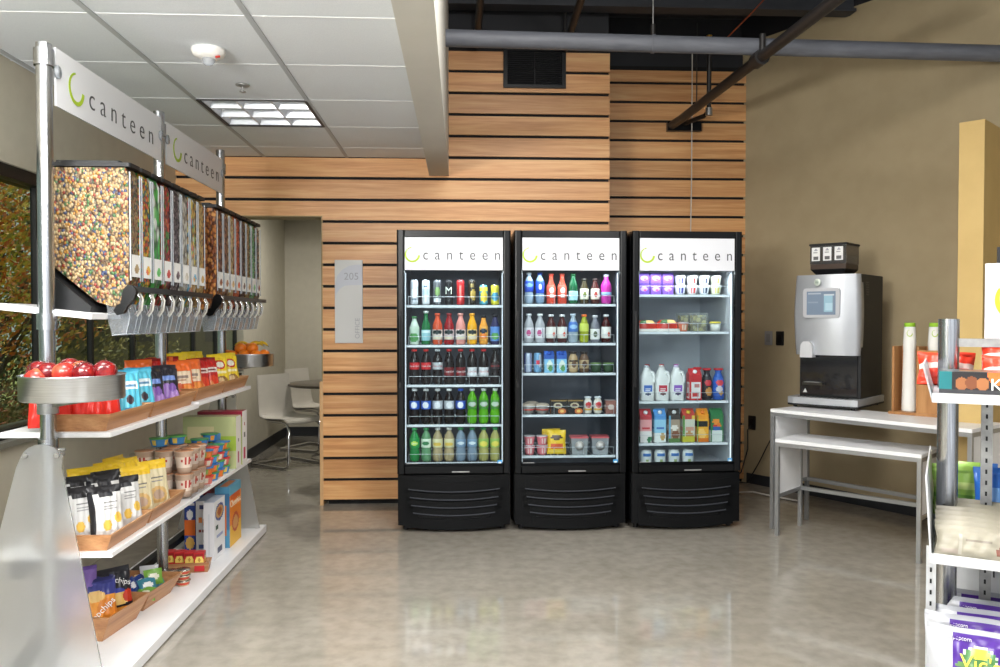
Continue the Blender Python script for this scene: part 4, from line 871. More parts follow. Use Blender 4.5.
T1, T2, T3_ = cm(-.045, 5.225, 0), cm(.721, 5.215, .2), cm(1.494, 5.215, 2.0)
SH1 = [.444, .696, .961, 1.225, 1.489]; SH2 = [.485, .759, 1.037, 1.237, 1.497]; SH3 = [.428, .563, .846, 1.312, 1.561]
cooler(T1, SH1[1:] + [.444], 'black glass door cooler full of bottled drinks, standing next to the room sign', M_linerd, .35)
cooler(T2, SH2, 'black glass door cooler between the other two coolers', M_linerd, .35)
cooler(T3_, SH3[1:] , 'black glass door cooler holding milk jugs and cartons beside the tan wall', M_liner, .45)

# ------------------------------------------------------------------ what stands in the coolers
def liquid(c, clear=False): return mat(c, .16, trans=.35 if clear else 0, coat=.15, ior=1.33)
def bottle(h, r, c, cap, lab=None, shape='soda', letters=None, clear=False, neck=.013, capn=None):
    m = liquid(c, clear)
    if shape == 'soda': pr = [(0, 0), (r * .72, 0), (r * .95, .012), (r, .03), (r, h * .30), (r * .90, h * .37), (r * .98, h * .45), (r, h * .62), (r * .97, h * .69), (r * .78, h * .79), (r * .50, h * .86), (neck, h * .91), (neck, h * .94)]
    elif shape == 'juice': pr = [(0, 0), (r * .85, 0), (r, .01), (r, h * .56), (r * .95, h * .64), (r * .62, h * .78), (neck * 1.15, h * .86), (neck * 1.15, h * .93)]
    elif shape == 'long': pr = [(0, 0), (r * .9, 0), (r, .01), (r, h * .50), (r * .9, h * .60), (r * .5, h * .74), (neck, h * .84), (neck, h * .94)]
    elif shape == 'jar': pr = [(0, 0), (r * .85, 0), (r, .012), (r * .96, h * .4), (r, h * .62), (r * .86, h * .76), (neck * 1.5, h * .84), (neck * 1.5, h * .92)]
    else: pr = [(0, 0), (r * .8, 0), (r, .012), (r, h * .55), (r * .8, h * .72), (r * .5, h * .86), (neck, h * .92), (neck, h * .95)]
    parts = [('bottle', B().lathe(pr, m, 20).mesh('bottle'))]
    cr = neck * (1.15 if shape != 'jar' else 1.6) + .0015
    if shape == 'juice': cr = neck * 1.3
    z0 = pr[-1][1] - .002
    parts.append(('cap', B().lathe([(cr * 1.1, z0), (cr * 1.1, h - .002), (cr * .85, h), (0, h)], mat(cap, .4), 16).mesh('cap')))
    if lab:
        a, z, c1, sp = lab[0] * h, lab[1] * h, lab[2], lab[3] if len(lab) > 3 else None
        n = 14
        def pf(an, zz):
            v = (zz - a) / (z - a)
            if sp:
                for (k, au, cv, ru, rv, c3) in sp:
                    if k == 'e' and ((an - au) / ru) ** 2 + ((v - cv) / rv) ** 2 <= 1: return mat(c3, .4)
                    if k == 'r' and abs(an - au) <= ru and abs(v - cv) <= rv: return mat(c3, .4)
            return mat(c1, .4)
        def rad(zz):
            for i in range(len(pr) - 1):
                if pr[i][1] <= zz <= pr[i + 1][1]:
                    t = (zz - pr[i][1]) / max(1e-6, pr[i + 1][1] - pr[i][1]); return pr[i][0] + t * (pr[i + 1][0] - pr[i][0])
            return r
        lm = B().lathe([(rad(a + (z - a) * i / n) + .0009, a + (z - a) * i / n) for i in range(n + 1)], None, 60, paint=lambda an, zz: pf(an, zz))
        sub = []
        if letters:
            tx, sz, tc, shr = letters; me = text_mesh(tx, sz, mat(tc, .4), .0003, shear=shr, M=frame((0, -.0006, (a + z) / 2), (1, 0, 0), (0, 0, 1))); cyl_wrap(me, rad((a + z) / 2) + .0018); sub.append(('lettering', me))
        parts.append(('label', lm.mesh('label'), sub))
    return parts
def can(h, r, c, bands=(), letters=None):
    def pf(an, z):
        v = z / h
        for (k, au, cv, ru, rv, c3) in bands:
            if k == 'e' and ((an - au) / ru) ** 2 + ((v - cv) / rv) ** 2 <= 1: return mat(c3, .25, .3)
            if k == 'r' and abs(an - au) <= ru and abs(v - cv) <= rv: return mat(c3, .25, .3)
        return mat(c, .25, .3)
    pr = [(r * .8, 0), (r, .008)] + [(r, .008 + (h - .022) * i / 12) for i in range(1, 13)] + [(r * .84, h - .003)]
    sub = []
    if letters:
        tx, sz, tc, zz = letters; me = text_mesh(tx, sz, mat(tc, .3), .0003, M=frame((0, -.0006, zz * h), (1, 0, 0), (0, 0, 1))); cyl_wrap(me, r + .0012); sub = [('lettering', me)]
    return [('can', B().lathe(pr, None, 28, paint=pf).mesh('can'), sub), ('can_top', B().lathe([(r * .82, h - .002), (r * .84, h), (r * .78, h - .004), (0, h - .004)], mat((196, 198, 202), .25, .9), 20).mesh('can_top'))]
ORD = ['first', 'second', 'third', 'fourth', 'fifth', 'sixth', 'seventh', 'eighth']
def shelf_row(T, z, items, x0, dx, lab_end, grp, y=.135):
    """items: (object name, parts, description, category); ordinal counted from the cooler's hinge side"""
    x = x0
    for i, it in enumerate(items):
        step = it[4] if len(it) > 4 else dx
        if it[0]: put(it[0], it[1], f'{it[2]}, {ORD[i]} on {lab_end}', it[3], (x + step / 2 - dx / 2 if len(it) > 4 else x, y, z + .0008), R(random.uniform(-6, 6)) if it[0] != 'food_carton' else 0, grp, M=T)
        x += step
W_, K_ = (236, 236, 236), (24, 20, 22)
cola = (18, 8, 7)
# cooler one ---------------------------------------------------------------
wht = can(.168, .0265, (196, 200, 204), [('e', 0, .45, 60, .2, (236, 238, 240)), ('r', 0, .25, 40, .05, (120, 130, 140))])
wh2 = can(.168, .0265, (214, 218, 222), [('r', 0, .5, 50, .12, (180, 200, 210)), ('e', 0, .72, 30, .05, (90, 110, 130))])
dkc = can(.168, .0265, (90, 92, 96), [('e', 0, .55, 40, .18, (120, 150, 90)), ('r', 0, .2, 60, .08, (220, 222, 224))])
mon = can(.168, .0265, (22, 22, 24), [], ('M', .07, (206, 214, 200), .56)); redc = can(.168, .0265, (190, 44, 46), [('r', 0, .5, 12, .3, (214, 120, 110))]); gldc = can(.168, .0265, (44, 38, 30), [('e', 20, .4, 50, .2, (176, 146, 70)), ('e', 0, .75, 30, .08, (140, 120, 70))])
lem = can(.135, .0285, (76, 160, 180), [('e', 10, .42, 55, .26, (240, 206, 70)), ('r', 0, .8, 80, .08, (236, 220, 90)), ('e', -20, .3, 20, .1, (230, 140, 60))]); lem2 = can(.135, .0285, (214, 206, 60), [('e', 0, .42, 60, .2, (80, 150, 180)), ('e', 10, .36, 30, .12, (240, 220, 90))])
shelf_row(T1, SH1[4], [('drink_can', wht, 'tall pale can with white oval', 'can'), ('drink_can', wh2, 'tall silver white can', 'can'), ('drink_can', dkc, 'tall grey and green can', 'can'), ('drink_can', mon, 'tall black energy can with pale M', 'can'), ('drink_can', redc, 'tall red can', 'can'), ('drink_can', gldc, 'tall black and gold can', 'can'), ('drink_can', lem, 'short blue can with lemon picture', 'can'), ('drink_can', lem2, 'short yellow can with blue oval', 'can')], -.265, .077, 'the drinks cooler top shelf', 'cans on the top shelf of the first cooler')
coco = bottle(.19, .033, (206, 220, 206), (60, 120, 70), (.10, .62, (200, 220, 200), [('e', 0, .3, 60, .3, (80, 150, 80)), ('e', 10, .42, 30, .14, (190, 160, 80))]), 'juice')
perr = bottle(.225, .030, (24, 110, 60), (200, 214, 206), (.12, .44, (150, 200, 210), [('r', 0, .8, 60, .12, (220, 236, 236))]), 'long')
ju = lambda c, lc, cap: bottle(.21, .033, c, cap, (.16, .48, lc, [('e', 0, .75, 60, .22, (20, 40, 40)), ('r', 0, .2, 50, .15, (236, 220, 190))]), 'juice')
aq = bottle(.20, .032, (50, 50, 90), (20, 22, 30), (.12, .60, (90, 140, 210), [('e', 0, .35, 50, .25, (90, 160, 80)), ('e', 20, .3, 20, .12, (230, 120, 60))]), 'juice')
tan = bottle(.195, .029, (236, 160, 60), (22, 22, 22), (.14, .62, (238, 170, 66), [('e', 0, .68, 60, .16, (20, 40, 60)), ('e', 0, .32, 50, .2, (240, 130, 40))]), 'juice')
shelf_row(T1, SH1[3], [('drink_bottle', coco, 'white and green coconut water bottle', 'bottle'), ('drink_bottle', perr, 'green glass bottle with pale blue label', 'bottle'), ('drink_bottle', ju((214, 84, 50), (220, 200, 190), (204, 80, 50)), 'orange red juice bottle', 'bottle'), ('drink_bottle', ju((150, 24, 30), (214, 190, 190), (140, 30, 34)), 'dark red juice bottle', 'bottle'),
                       ('drink_bottle', ju((226, 150, 140), (230, 214, 210), (216, 150, 140)), 'pink lemonade bottle', 'bottle'), ('drink_bottle', ju((240, 172, 30), (236, 210, 150), (226, 160, 40)), 'yellow orange juice bottle', 'bottle'), ('drink_bottle', tan, 'orange label bottle with black cap', 'bottle'), ('drink_bottle', aq, 'dark bottle with blue fruit label', 'bottle')], -.265, .077, 'the drinks cooler second shelf', 'juice bottles in the first cooler')
def ck(lc, cap, tc, a=.42, z=.62, tx='Coca-Cola', s_=.0165): return bottle(.235, .0338, cola, cap, (a, z, lc), 'soda', (tx, s_, tc, .3))
shelf_row(T1, SH1[2], [('drink_bottle', ck((206, 32, 38), (214, 50, 46), W_), 'cola bottle with high red label', 'bottle'), ('drink_bottle', ck((206, 32, 38), (214, 50, 46), W_), 'cola bottle with high red label', 'bottle'), ('drink_bottle', ck((196, 200, 204), (206, 210, 214), (190, 40, 44)), 'cola bottle with silver label and pale cap', 'bottle'),
                       ('drink_bottle', ck((120, 20, 26), (206, 40, 44), W_, .24, .48), 'cola bottle with low dark red label', 'bottle'), ('drink_bottle', ck((120, 20, 26), (206, 40, 44), W_, .24, .48), 'cola bottle with low dark red label', 'bottle'), ('drink_bottle', ck((222, 222, 226), (206, 40, 44), (190, 40, 44), .24, .48), 'cola bottle with low white label', 'bottle'),
                       ('drink_bottle', ck((222, 222, 226), (206, 40, 44), (190, 40, 44), .24, .48), 'cola bottle with low white label', 'bottle'), ('drink_bottle', ck((40, 30, 34), K_, (200, 60, 60)), 'black capped cola bottle with black label', 'bottle')], -.265, .077, 'the drinks cooler middle shelf', 'cola bottles in the first cooler')
def pp(lc, cap): return bottle(.235, .0338, cola, cap, (.42, .66, lc, [('e', 0, .5, 38, .36, (236, 236, 240)), ('e', 0, .66, 30, .17, (206, 40, 44)), ('e', 0, .36, 30, .17, (30, 60, 150))]), 'soda')
dew = bottle(.235, .0338, (110, 200, 30), (230, 236, 230), (.42, .68, (70, 140, 50), [('e', 0, .55, 50, .24, (190, 200, 190)), ('e', 14, .45, 30, .16, (170, 50, 50))]), 'soda', clear=True)
shelf_row(T1, SH1[1], [('drink_bottle', pp((40, 90, 190), W_), 'cola bottle with blue label and white cap', 'bottle'), ('drink_bottle', pp((40, 90, 190), W_), 'cola bottle with blue label and white cap', 'bottle'), ('drink_bottle', pp((190, 194, 202), W_), 'cola bottle with silver label and white cap', 'bottle'), ('drink_bottle', pp((190, 194, 202), W_), 'cola bottle with silver label and white cap', 'bottle'),
                       ('drink_bottle', pp((40, 80, 180), (40, 90, 200)), 'cola bottle with blue label and blue cap', 'bottle')] + [('drink_bottle', dew, 'bright green soda bottle with white cap', 'bottle')] * 3, -.265, .077, 'the drinks cooler fourth shelf', 'soda bottles on the fourth shelf of the first cooler')
spr = bottle(.225, .0342, (40, 160, 80), (50, 170, 90), (.40, .70, (30, 150, 70), [('e', 0, .5, 40, .2, (200, 226, 90))]), 'soda', ('Sprite', .016, W_, .2), True)
gin = bottle(.225, .0342, (120, 180, 130), (60, 160, 90), (.42, .68, (216, 226, 206), [('e', 0, .5, 40, .24, (60, 130, 80))]), 'soda', clear=True)
tna = bottle(.225, .0342, (204, 184, 140), (230, 230, 226), (.42, .68, (222, 214, 170), [('e', 0, .4, 50, .2, (226, 190, 80))]), 'soda', clear=True)
sm = bottle(.225, .0342, (150, 170, 190), (60, 150, 90), (.44, .66, (120, 150, 180), [('e', 0, .5, 40, .2, (220, 230, 236))]), 'soda', clear=True)
gy = bottle(.225, .0342, (206, 200, 120), (50, 150, 90), (.42, .68, (150, 190, 90), [('e', 0, .4, 50, .3, (236, 214, 90))]), 'soda', clear=True)
shelf_row(T1, SH1[0], [('drink_bottle', spr, 'green lemon soda bottle', 'bottle'), ('drink_bottle', gin, 'pale green soda bottle with white label', 'bottle'), ('drink_bottle', tna, 'tan soda bottle with white cap', 'bottle'), ('drink_bottle', tna, 'tan soda bottle with white cap', 'bottle'), ('drink_bottle', sm, 'clear bluish water bottle with green cap', 'bottle'), ('drink_bottle', sm, 'clear bluish water bottle with green cap', 'bottle'),
                       ('drink_bottle', gy, 'yellowish drink bottle with green cap', 'bottle'), ('drink_bottle', gy, 'yellowish drink bottle with green cap', 'bottle')], -.265, .077, 'the drinks cooler lowest shelf', 'soda bottles on the lowest shelf of the first cooler')
# cooler two ---------------------------------------------------------------
wat = bottle(.21, .031, (176, 196, 214), (230, 236, 240), (.38, .74, (30, 70, 180), [('e', 0, .6, 60, .16, (120, 160, 220))]), 'soda', clear=True); wat2 = bottle(.21, .030, (150, 180, 210), (40, 80, 180), (.34, .74, (36, 76, 190), [('e', 0, .5, 20, .25, (214, 226, 240))]), 'soda', clear=True)
tea = bottle(.205, .031, (204, 70, 50), (200, 80, 60), (.2, .6, (206, 84, 62), [('e', 0, .6, 30, .25, (236, 214, 206)), ('e', 0, .6, 18, .14, (206, 60, 70)), ('r', 0, .15, 24, .14, (226, 206, 196))]), 'long')
grn = bottle(.205, .031, (20, 84, 50), (30, 110, 60), (.12, .42, (160, 204, 214)), 'juice'); amb = bottle(.17, .029, (60, 50, 24), (44, 40, 30), (.18, .60, (232, 226, 206), [('e', 0, .45, 22, .26, (120, 130, 60))]), 'juice'); am2 = bottle(.17, .029, (70, 28, 22), (50, 34, 30), (.18, .60, (234, 222, 206), [('e', 0, .45, 22, .26, (176, 60, 50))]), 'juice')
pur = bottle(.20, .035, (196, 60, 160), (226, 226, 240), (.30, .75, (190, 40, 150), [('r', 0, .1, 90, .12, (150, 190, 230))]), 'juice')
shelf_row(T2, SH2[4], [('drink_bottle', wat, 'water bottle with dark blue label and white cap', 'bottle'), ('drink_bottle', wat2, 'water bottle with dark blue label and blue cap', 'bottle'), ('drink_bottle', tea, 'orange red tea bottle with pale emblem', 'bottle'), ('drink_bottle', tea, 'orange red tea bottle with pale emblem', 'bottle'), ('drink_bottle', grn, 'dark green bottle with light blue label', 'bottle'), ('drink_bottle', amb, 'short dark bottle with green mark on cream label', 'bottle'), ('drink_bottle', am2, 'short brown bottle with red mark on cream label', 'bottle'), ('drink_bottle', pur, 'magenta labelled water bottle', 'bottle')], -.265, .0745, 'the middle cooler top shelf', 'bottles on the top shelf of the middle cooler')
vit = bottle(.195, .033, (214, 214, 220), (226, 230, 234), (.16, .52, (226, 222, 226), [('e', -10, .5, 26, .32, (196, 70, 130)), ('r', 30, .5, 8, .4, (150, 150, 170))]), 'juice', clear=True); po = bottle(.19, .033, (70, 26, 24), (222, 224, 226), (.16, .56, (232, 228, 222), [('e', 24, .35, 16, .2, (220, 90, 60))]), 'juice')
pw_ = bottle(.195, .033, (190, 206, 220), (206, 220, 236), (.38, .72, (60, 110, 190), [('e', 0, .5, 50, .2, (150, 190, 230))]), 'juice', clear=True); ora = bottle(.19, .031, (196, 206, 60), (230, 110, 40), (.4, .68, (206, 216, 90)), 'juice', clear=True)
wl = bottle(.185, .031, (120, 120, 130), (214, 214, 220), (.12, .5, (236, 234, 232), [('e', 0, .5, 26, .28, (90, 100, 80))]), 'juice')
shelf_row(T2, SH2[3], [('drink_bottle', vit, 'clear bottle with pink print', 'bottle'), ('drink_bottle', vit, 'clear bottle with pink print', 'bottle'), ('drink_bottle', po, 'dark red drink with white label', 'bottle'), ('drink_bottle', po, 'dark red drink with white label', 'bottle'), ('drink_bottle', pw_, 'clear bottle with blue label', 'bottle'), ('drink_bottle', ora, 'yellow green drink with orange cap', 'bottle'), ('drink_bottle', wl, 'grey bottle with white label', 'bottle'), ('drink_bottle', po, 'dark red drink with white label', 'bottle')], -.265, .0745, 'the middle cooler second shelf', 'bottles on the second shelf of the middle cooler')
rb = can(.135, .0265, (40, 60, 150), [('r', 0, .5, 40, .5, (190, 200, 220)), ('e', 0, .48, 28, .12, (206, 50, 60)), ('r', 60, .5, 14, .5, (190, 200, 220))]); rb2 = can(.135, .0265, (120, 170, 210), [('e', 0, .5, 30, .12, (206, 60, 80)), ('r', 40, .6, 30, .3, (200, 210, 226))])
def gable(w, d, h, front, capc=None, body=(230, 230, 232), side=None, texts=()):
    b = B(); x, y = w / 2, d / 2; hb = h * .8; sd = side or front
    b.grid(lambda u, v: ((u - .5) * w, -y, v * hb), 12, 14, front, False); b.grid(lambda u, v: (x, (u - .5) * d, v * hb), 5, 14, sd, False); b.grid(lambda u, v: (-x, (.5 - u) * d, v * hb), 5, 14, sd, False); b.grid(lambda u, v: ((.5 - u) * w, y, v * hb), 5, 5, front, False)
    zt = h * .955; m = front(.5, .97)
    b.add([(-x, -y, hb), (x, -y, hb), (x, 0, zt), (-x, 0, zt), (-x, y, hb), (x, y, hb), (x, -.0015, h), (-x, -.0015, h), (x, .0015, h), (-x, .0015, h)], [(0, 1, 2, 3), (5, 4, 3, 2), (1, 5, 2), (4, 0, 3), (3, 2, 6, 7), (2, 3, 9, 8), (7, 6, 8, 9)], m)
    b.add([(-x, -y, 0), (x, -y, 0), (x, y, 0), (-x, y, 0)], [(3, 2, 1, 0)], m)
    P = [('carton', b.mesh('carton'), [('lettering', text_mesh(t[0], t[1], mat(t[2], .4), .0004, M=FRONT((t[3] - .5) * w, -y - .0006, t[4] * hb))) for t in texts])]
    if capc: P.append(('cap', B().lathe([(.014, 0), (.014, .012), (0, .013)], mat(capc, .4), 14, M=Matrix.Translation((0, -y * .5, hb + (zt - hb) * .5)) @ Matrix.Rotation(R(40), 4, 'X')).mesh('cap')))
    return P
mil = gable(.066, .055, .145, pm((130, 190, 226), (0, 1, .78, 1, (40, 90, 180)), ('e', .55, .4, .3, .3, (220, 230, 214)), ('e', .6, .25, .25, .16, (90, 150, 90))), (40, 90, 190))
cof = bottle(.14, .033, (190, 160, 120), (50, 40, 36), (.2, .6, (206, 180, 140), [('e', 0, .5, 30, .4, (110, 80, 60)), ('r', 0, .9, 60, .08, (60, 44, 40))]), 'jar')
cofd = bottle(.14, .033, (110, 84, 66), (40, 32, 30), (.2, .6, (190, 166, 130), [('e', 0, .5, 30, .4, (90, 60, 46))]), 'jar')
dip = [('cup', B().lathe([(0, 0), (.030, 0), (.036, .04), (.038, .06)], mat((60, 84, 60), .4), 20).mesh('cup')), ('lid', B().lathe([(.038, .058), (.039, .064), (0, .066)], mat((120, 150, 90), .4), 20).mesh('lid'))]
shelf_row(T2, SH2[2], [('drink_can', rb, 'slim blue and silver can with red dot', 'can'), ('drink_can', rb2, 'slim light blue can with red dot', 'can'), ('milk_carton', mil, 'small light blue milk carton with dark blue top', 'carton', .085), ('milk_carton', mil, 'small light blue milk carton with dark blue top', 'carton', .085), ('drink_bottle', cof, 'tan iced coffee bottle', 'bottle', .075), ('drink_bottle', cofd, 'brown iced coffee bottle', 'bottle', .075), ('dip_cup', dip, 'dark green dip cup', 'cup', .085), ('dip_cup', dip, 'dark green dip cup', 'cup', .085)], -.27, .064, 'the middle cooler third shelf', 'small packs on the third shelf of the middle cooler')
egg = [('bowl', B().lathe([(0, 0), (.036, 0), (.046, .028), (.050, .052)], clear_mat('bowl_plastic', (226, 222, 214), .15, .1, .25), 24).mesh('bowl')), ('lid', B().lathe([(.051, .051), (.047, .064), (.030, .072), (0, .074)], mat((226, 206, 186), .3, trans=.3), 24).mesh('lid')), ('filling', B().lathe([(0, .003), (.033, .003), (.042, .03), (.045, .048), (0, .058)], candy('snack_filling', [(190, 120, 60), (226, 200, 160), (150, 60, 50), (236, 226, 210)], 60), 20).mesh('filling')), ('band', B().lathe([(.0465, .026), (.049, .036)], mat((190, 60, 50), .4), 24).mesh('band'))]
piz = carton(.105, .08, .095, pm((40, 34, 32), ('e', .45, .62, .28, .2, (206, 190, 160)), ('e', .45, .62, .18, .1, (90, 60, 50)), ('e', .7, .22, .26, .2, (206, 110, 60)), ('e', .7, .22, .12, .1, (240, 200, 110)), (0, 1, .92, 1, (150, 120, 70))), None, pm((70, 60, 56)))
wc = bottle(.115, .028, (230, 222, 210), (222, 226, 230), (.2, .75, (236, 230, 224), [('e', 0, .6, 46, .3, (206, 60, 64)), ('e', 0, .6, 26, .16, (240, 230, 226)), ('r', 0, .1, 70, .1, (226, 180, 90))]), 'jar')
brn = carton(.07, .06, .09, pm((150, 100, 90), ('e', .5, .5, .3, .2, (220, 200, 190))), None, pm((200, 196, 196)))
shelf_row(T2, SH2[1], [('snack_bowl', egg, 'round clear snack bowl with red band', 'bowl', .085), ('snack_bowl', egg, 'round clear snack bowl with red band', 'bowl', .105), ('food_carton', piz, 'black box with food picture', 'box', .112), ('food_carton', piz, 'black box with food picture', 'box', .112), ('drink_bottle', wc, 'small white bottle with red oval', 'bottle', .066), ('drink_bottle', wc, 'small white bottle with red oval', 'bottle', .07), ('food_carton', brn, 'small brown box', 'box', .10)], -.27, .085, 'the middle cooler fourth shelf', 'snack packs on the fourth shelf of the middle cooler', .14)
put('snack_bowl', egg, 'round clear snack bowl behind the first two bowls of the middle cooler', 'bowl', (-.235, .25, SH2[1] + .001), 0, None, M=T2)
YC = lambda c1, c2, sp=(): [('cup', B().lathe([(0, 0), (.026, 0), (.028, .01), (.030, .022), (.032, .034), (.034, .046), (.037, .058)], None, 28, paint=lambda a, z: mat(c2, .4) if (.014 < z < .044 and abs(a) < 34 and ((int(a + 200) // 12 + int(z * 500)) % 3 > 0)) else mat(c1, .4)).mesh('cup')), ('lid', B().lathe([(.037, .057), (.039, .060), (.038, .063), (0, .064)], mat((222, 214, 216), .25, .3), 24).mesh('lid'))]
pk_ = YC((224, 120, 130), (240, 206, 200))
for i, x in enumerate((-.26, -.175)):
    for zi in (0, 1): put('yogurt_cup', pk_, f'pink yogurt cup, {w_[zi]} of the {["first", "second"][i]} pair on the lowest shelf of the middle cooler', 'cup', (x, .14, SH2[0] + .001 + zi * .0655), .3 * i, 'pink yogurt cups in the middle cooler', scale=(1.06, 1.06, 1), M=T2)
ych = bag_mesh(.13, .16, .04, pm((240, 196, 40), (.2, .8, .2, .45, (220, 90, 40)), ('e', .5, .7, .3, .12, (90, 60, 40)), (.1, .9, .05, .14, (244, 214, 90)), rough=.3), seed=31, nu=12, nv=14)
put('cheese_bag', ych, 'yellow food bag beside the pink yogurt cups', 'snack bag', (-.075, .15, SH2[0] + .001), 0, 'yellow bags in the middle cooler', rx=R(-8), M=T2); put('cheese_bag', ych, 'yellow food bag behind the first yellow one', 'snack bag', (-.10, .22, SH2[0] + .001), .2, 'yellow bags in the middle cooler', rx=R(-8), M=T2)
box_ = [('container', B().prism([(-.05, 0), (.05, 0), (.058, .11), (-.058, .11)], -.045, .045, mat((176, 180, 184), .2, trans=.4), 'y').mesh('container')), ('lid', B().rbox(-.061, .061, -.048, .048, .11, .122, .008, mat((206, 90, 96), .35)).mesh('lid')), ('filling', B().box(-.044, .044, -.041, .041, .004, .095, candy('box_filling', [(176, 150, 130), (120, 96, 84), (206, 196, 180), (170, 70, 70)], 50)).mesh('filling')), ('sticker', B().lathe([(.0, -.0458), (.032, -.0455)], None, 24, paint=lambda a, z: mat((226, 214, 208), .4), M=Matrix.Translation((0, 0, .06)) @ Matrix.Rotation(R(-90), 4, 'X') @ Matrix.Translation((0, 0, 0.0915 * -0))).mesh('sticker'))]
put('food_box', box_, 'clear box with red lid beside the yellow bag', 'box', (.075, .15, SH2[0] + .001), 0, 'clear boxes with red lids', M=T2); put('food_box', box_, 'clear box with red lid nearest the price sticker side of the middle cooler', 'box', (.215, .15, SH2[0] + .001), 0, 'clear boxes with red lids', M=T2)
# cooler three ---------------------------------------------------------------
ppb = carton(.062, .05, .072, pm((120, 80, 180), ('e', .5, .5, .34, .22, (190, 160, 220)), ('e', .6, .4, .14, .1, (206, 80, 130)), (0, 1, .92, 1, (90, 60, 150))), None, pm((150, 120, 200)))
for i in range(3):
    for zi in (0, 1): put('snack_carton', ppb, f'small violet carton, {w_[zi]} of the {ORD[i]} pair atop the milk cooler shelves', 'box', (-.262 + .082 * i, .15, SH3[4] + .001 + .0735 * zi), .05, 'violet cartons in the milk cooler', scale=(1.2, 1.2, 1), M=T3_)
for i, (c1, c2) in enumerate((((206, 206, 222), (70, 70, 150)), ((222, 214, 216), (200, 60, 60)), ((214, 218, 224), (50, 60, 90)), ((216, 216, 190), (190, 180, 80)))):
    yc = YC(c1, c2)
    for zi in (0, 1): put('yogurt_cup', yc, f'{w_[zi]} white yogurt cup with {["purple blue", "red", "navy", "olive yellow"][i]} dots on the top shelf of the milk cooler', 'cup', (-.005 + .083 * i, .15, SH3[4] + .001 + zi * .0655), 0, 'white yogurt cups in the milk cooler', scale=(1.05, 1.05, 1), M=T3_)
san = [('tray', B().rbox(-.082, .082, -.06, .06, 0, .02, .03, mat((228, 222, 214), .4), n=5).mesh('tray')), ('film', B().lathe([(.0, .085), (.05, .082), (.072, .06), (.078, .02), (.078, .018)], None, 32, paint=lambda a, z: mat((190, 50, 36), .3) if z < .052 or abs(a) > 60 else (mat((70, 110, 60), .3) if a < -8 else mat((232, 190, 120), .3)), M=Matrix.Diagonal((1, .74, 1, 1))).mesh('film'))]
for i, (x, s_) in enumerate(((-.235, .95), (-.09, 1))): put('sandwich_pack', san, ['oval wrapped sandwich tray at the hinge side of the milk cooler', 'oval wrapped sandwich tray with green corner in the milk cooler'][i], 'food pack', (x, .17, SH3[3] + .001), .1, 'wrapped sandwich trays', scale=(s_, s_, s_ * .95), M=T3_)
put('dip_tub', YC((214, 120, 90), (236, 220, 200)), 'small red and white tub beside the sandwich trays', 'tub', (.018, .15, SH3[3] + .001), 0, None, M=T3_)
egc = [('container', B().prism([(-.05, 0), (.05, 0), (.056, .125), (-.056, .125)], -.04, .04, clear_mat('egg_plastic', (222, 226, 222), .15, .1, .15), 'y').mesh('container')), ('filling', B().lathe([(0, 0)], None, 4, paint=lambda a, z: mat((0, 0, 0))).mesh('f') if 0 else B().box(-.044, .044, -.034, .034, .004, .11, candy('egg_filling', [(232, 220, 150), (240, 234, 200), (214, 196, 110)], 34)).mesh('filling'))]
put('egg_pack', egc, 'clear pack of pale yellow eggs on the second shelf of the milk cooler', 'food pack', (.125, .16, SH3[3] + .001), 0, 'egg packs', M=T3_); put('egg_pack', egc, 'second clear pack of pale yellow eggs, half behind the first', 'food pack', (.075, .27, SH3[3] + .001), 0, 'egg packs', M=T3_)
yt = [('tub', B().lathe([(0, 0), (.030, 0), (.036, .05)], mat((222, 222, 214), .4), 22).mesh('tub')), ('lid', B().lathe([(.037, .05), (.037, .066), (0, .067)], mat((226, 206, 60), .4), 22).mesh('lid'))]
put('dip_tub', yt, 'small white tub with yellow lid on the second shelf of the milk cooler', 'tub', (.242, .15, SH3[3] + .001), 0, None, M=T3_)
def jug(lc, cap):
    b = B(); h = .225
    def sec(z):
        t = z / h
        if t < .62: s_ = .047
        else: s_ = .047 - (t - .62) / .38 * .031
        return s_
    n = 24; pr = []
    V = []; F = []; zs = [0, .004, .05, .1, .14, .165, .185, .20, .212, .222]
    for z in zs:
        s_ = sec(z) * (.93 if z == 0 else 1)
        for k in range(n):
            a = 2 * PI * k / n; e = .35 if z < .15 else .35 + .65 * (z - .15) / .072
            cx, cy = math.cos(a), math.sin(a); V.append((s_ * math.copysign(abs(cx) ** e, cx), s_ * math.copysign(abs(cy) ** e, cy), z))
    for j in range(len(zs) - 1):
        for k in range(n): F.append((j * n + k, j * n + (k + 1) % n, (j + 1) * n + (k + 1) % n, (j + 1) * n + k))
    F += [tuple(range(n))[::-1], tuple(range((len(zs) - 1) * n, len(zs) * n))]
    b.add(V, F, mat((236, 236, 234), .3, trans=.1), True)
    lb = B(); lb.grid(lambda u, v: (-.033 + .066 * u, -.0482, .035 + .075 * v), 14, 14, pm((238, 238, 238), (.1, .9, .35, .92, lc), ('e', .5, .15, .3, .12, tuple(int(c * .5) for c in lc)), (.2, .8, .6, .66, W_), (.25, .7, .46, .5, W_)), False)
    hd = B().tube([(.018, -.028, .19), (.034, -.036, .185), (.044, -.038, .16), (.042, -.04, .13), (.038, -.044, .12)], .007, mat((240, 240, 238), .3), 8)
    return [('jug', b.mesh('jug')), ('label', lb.mesh('label')), ('handle', hd.mesh('handle')), ('cap', B().lathe([(.017, .220), (.017, .236), (0, .238)], mat(cap, .4), 16).mesh('cap'))]
jc = [((70, 110, 190), (200, 206, 214)), ((196, 50, 70), (220, 214, 214)), ((140, 90, 190), (206, 190, 220))]
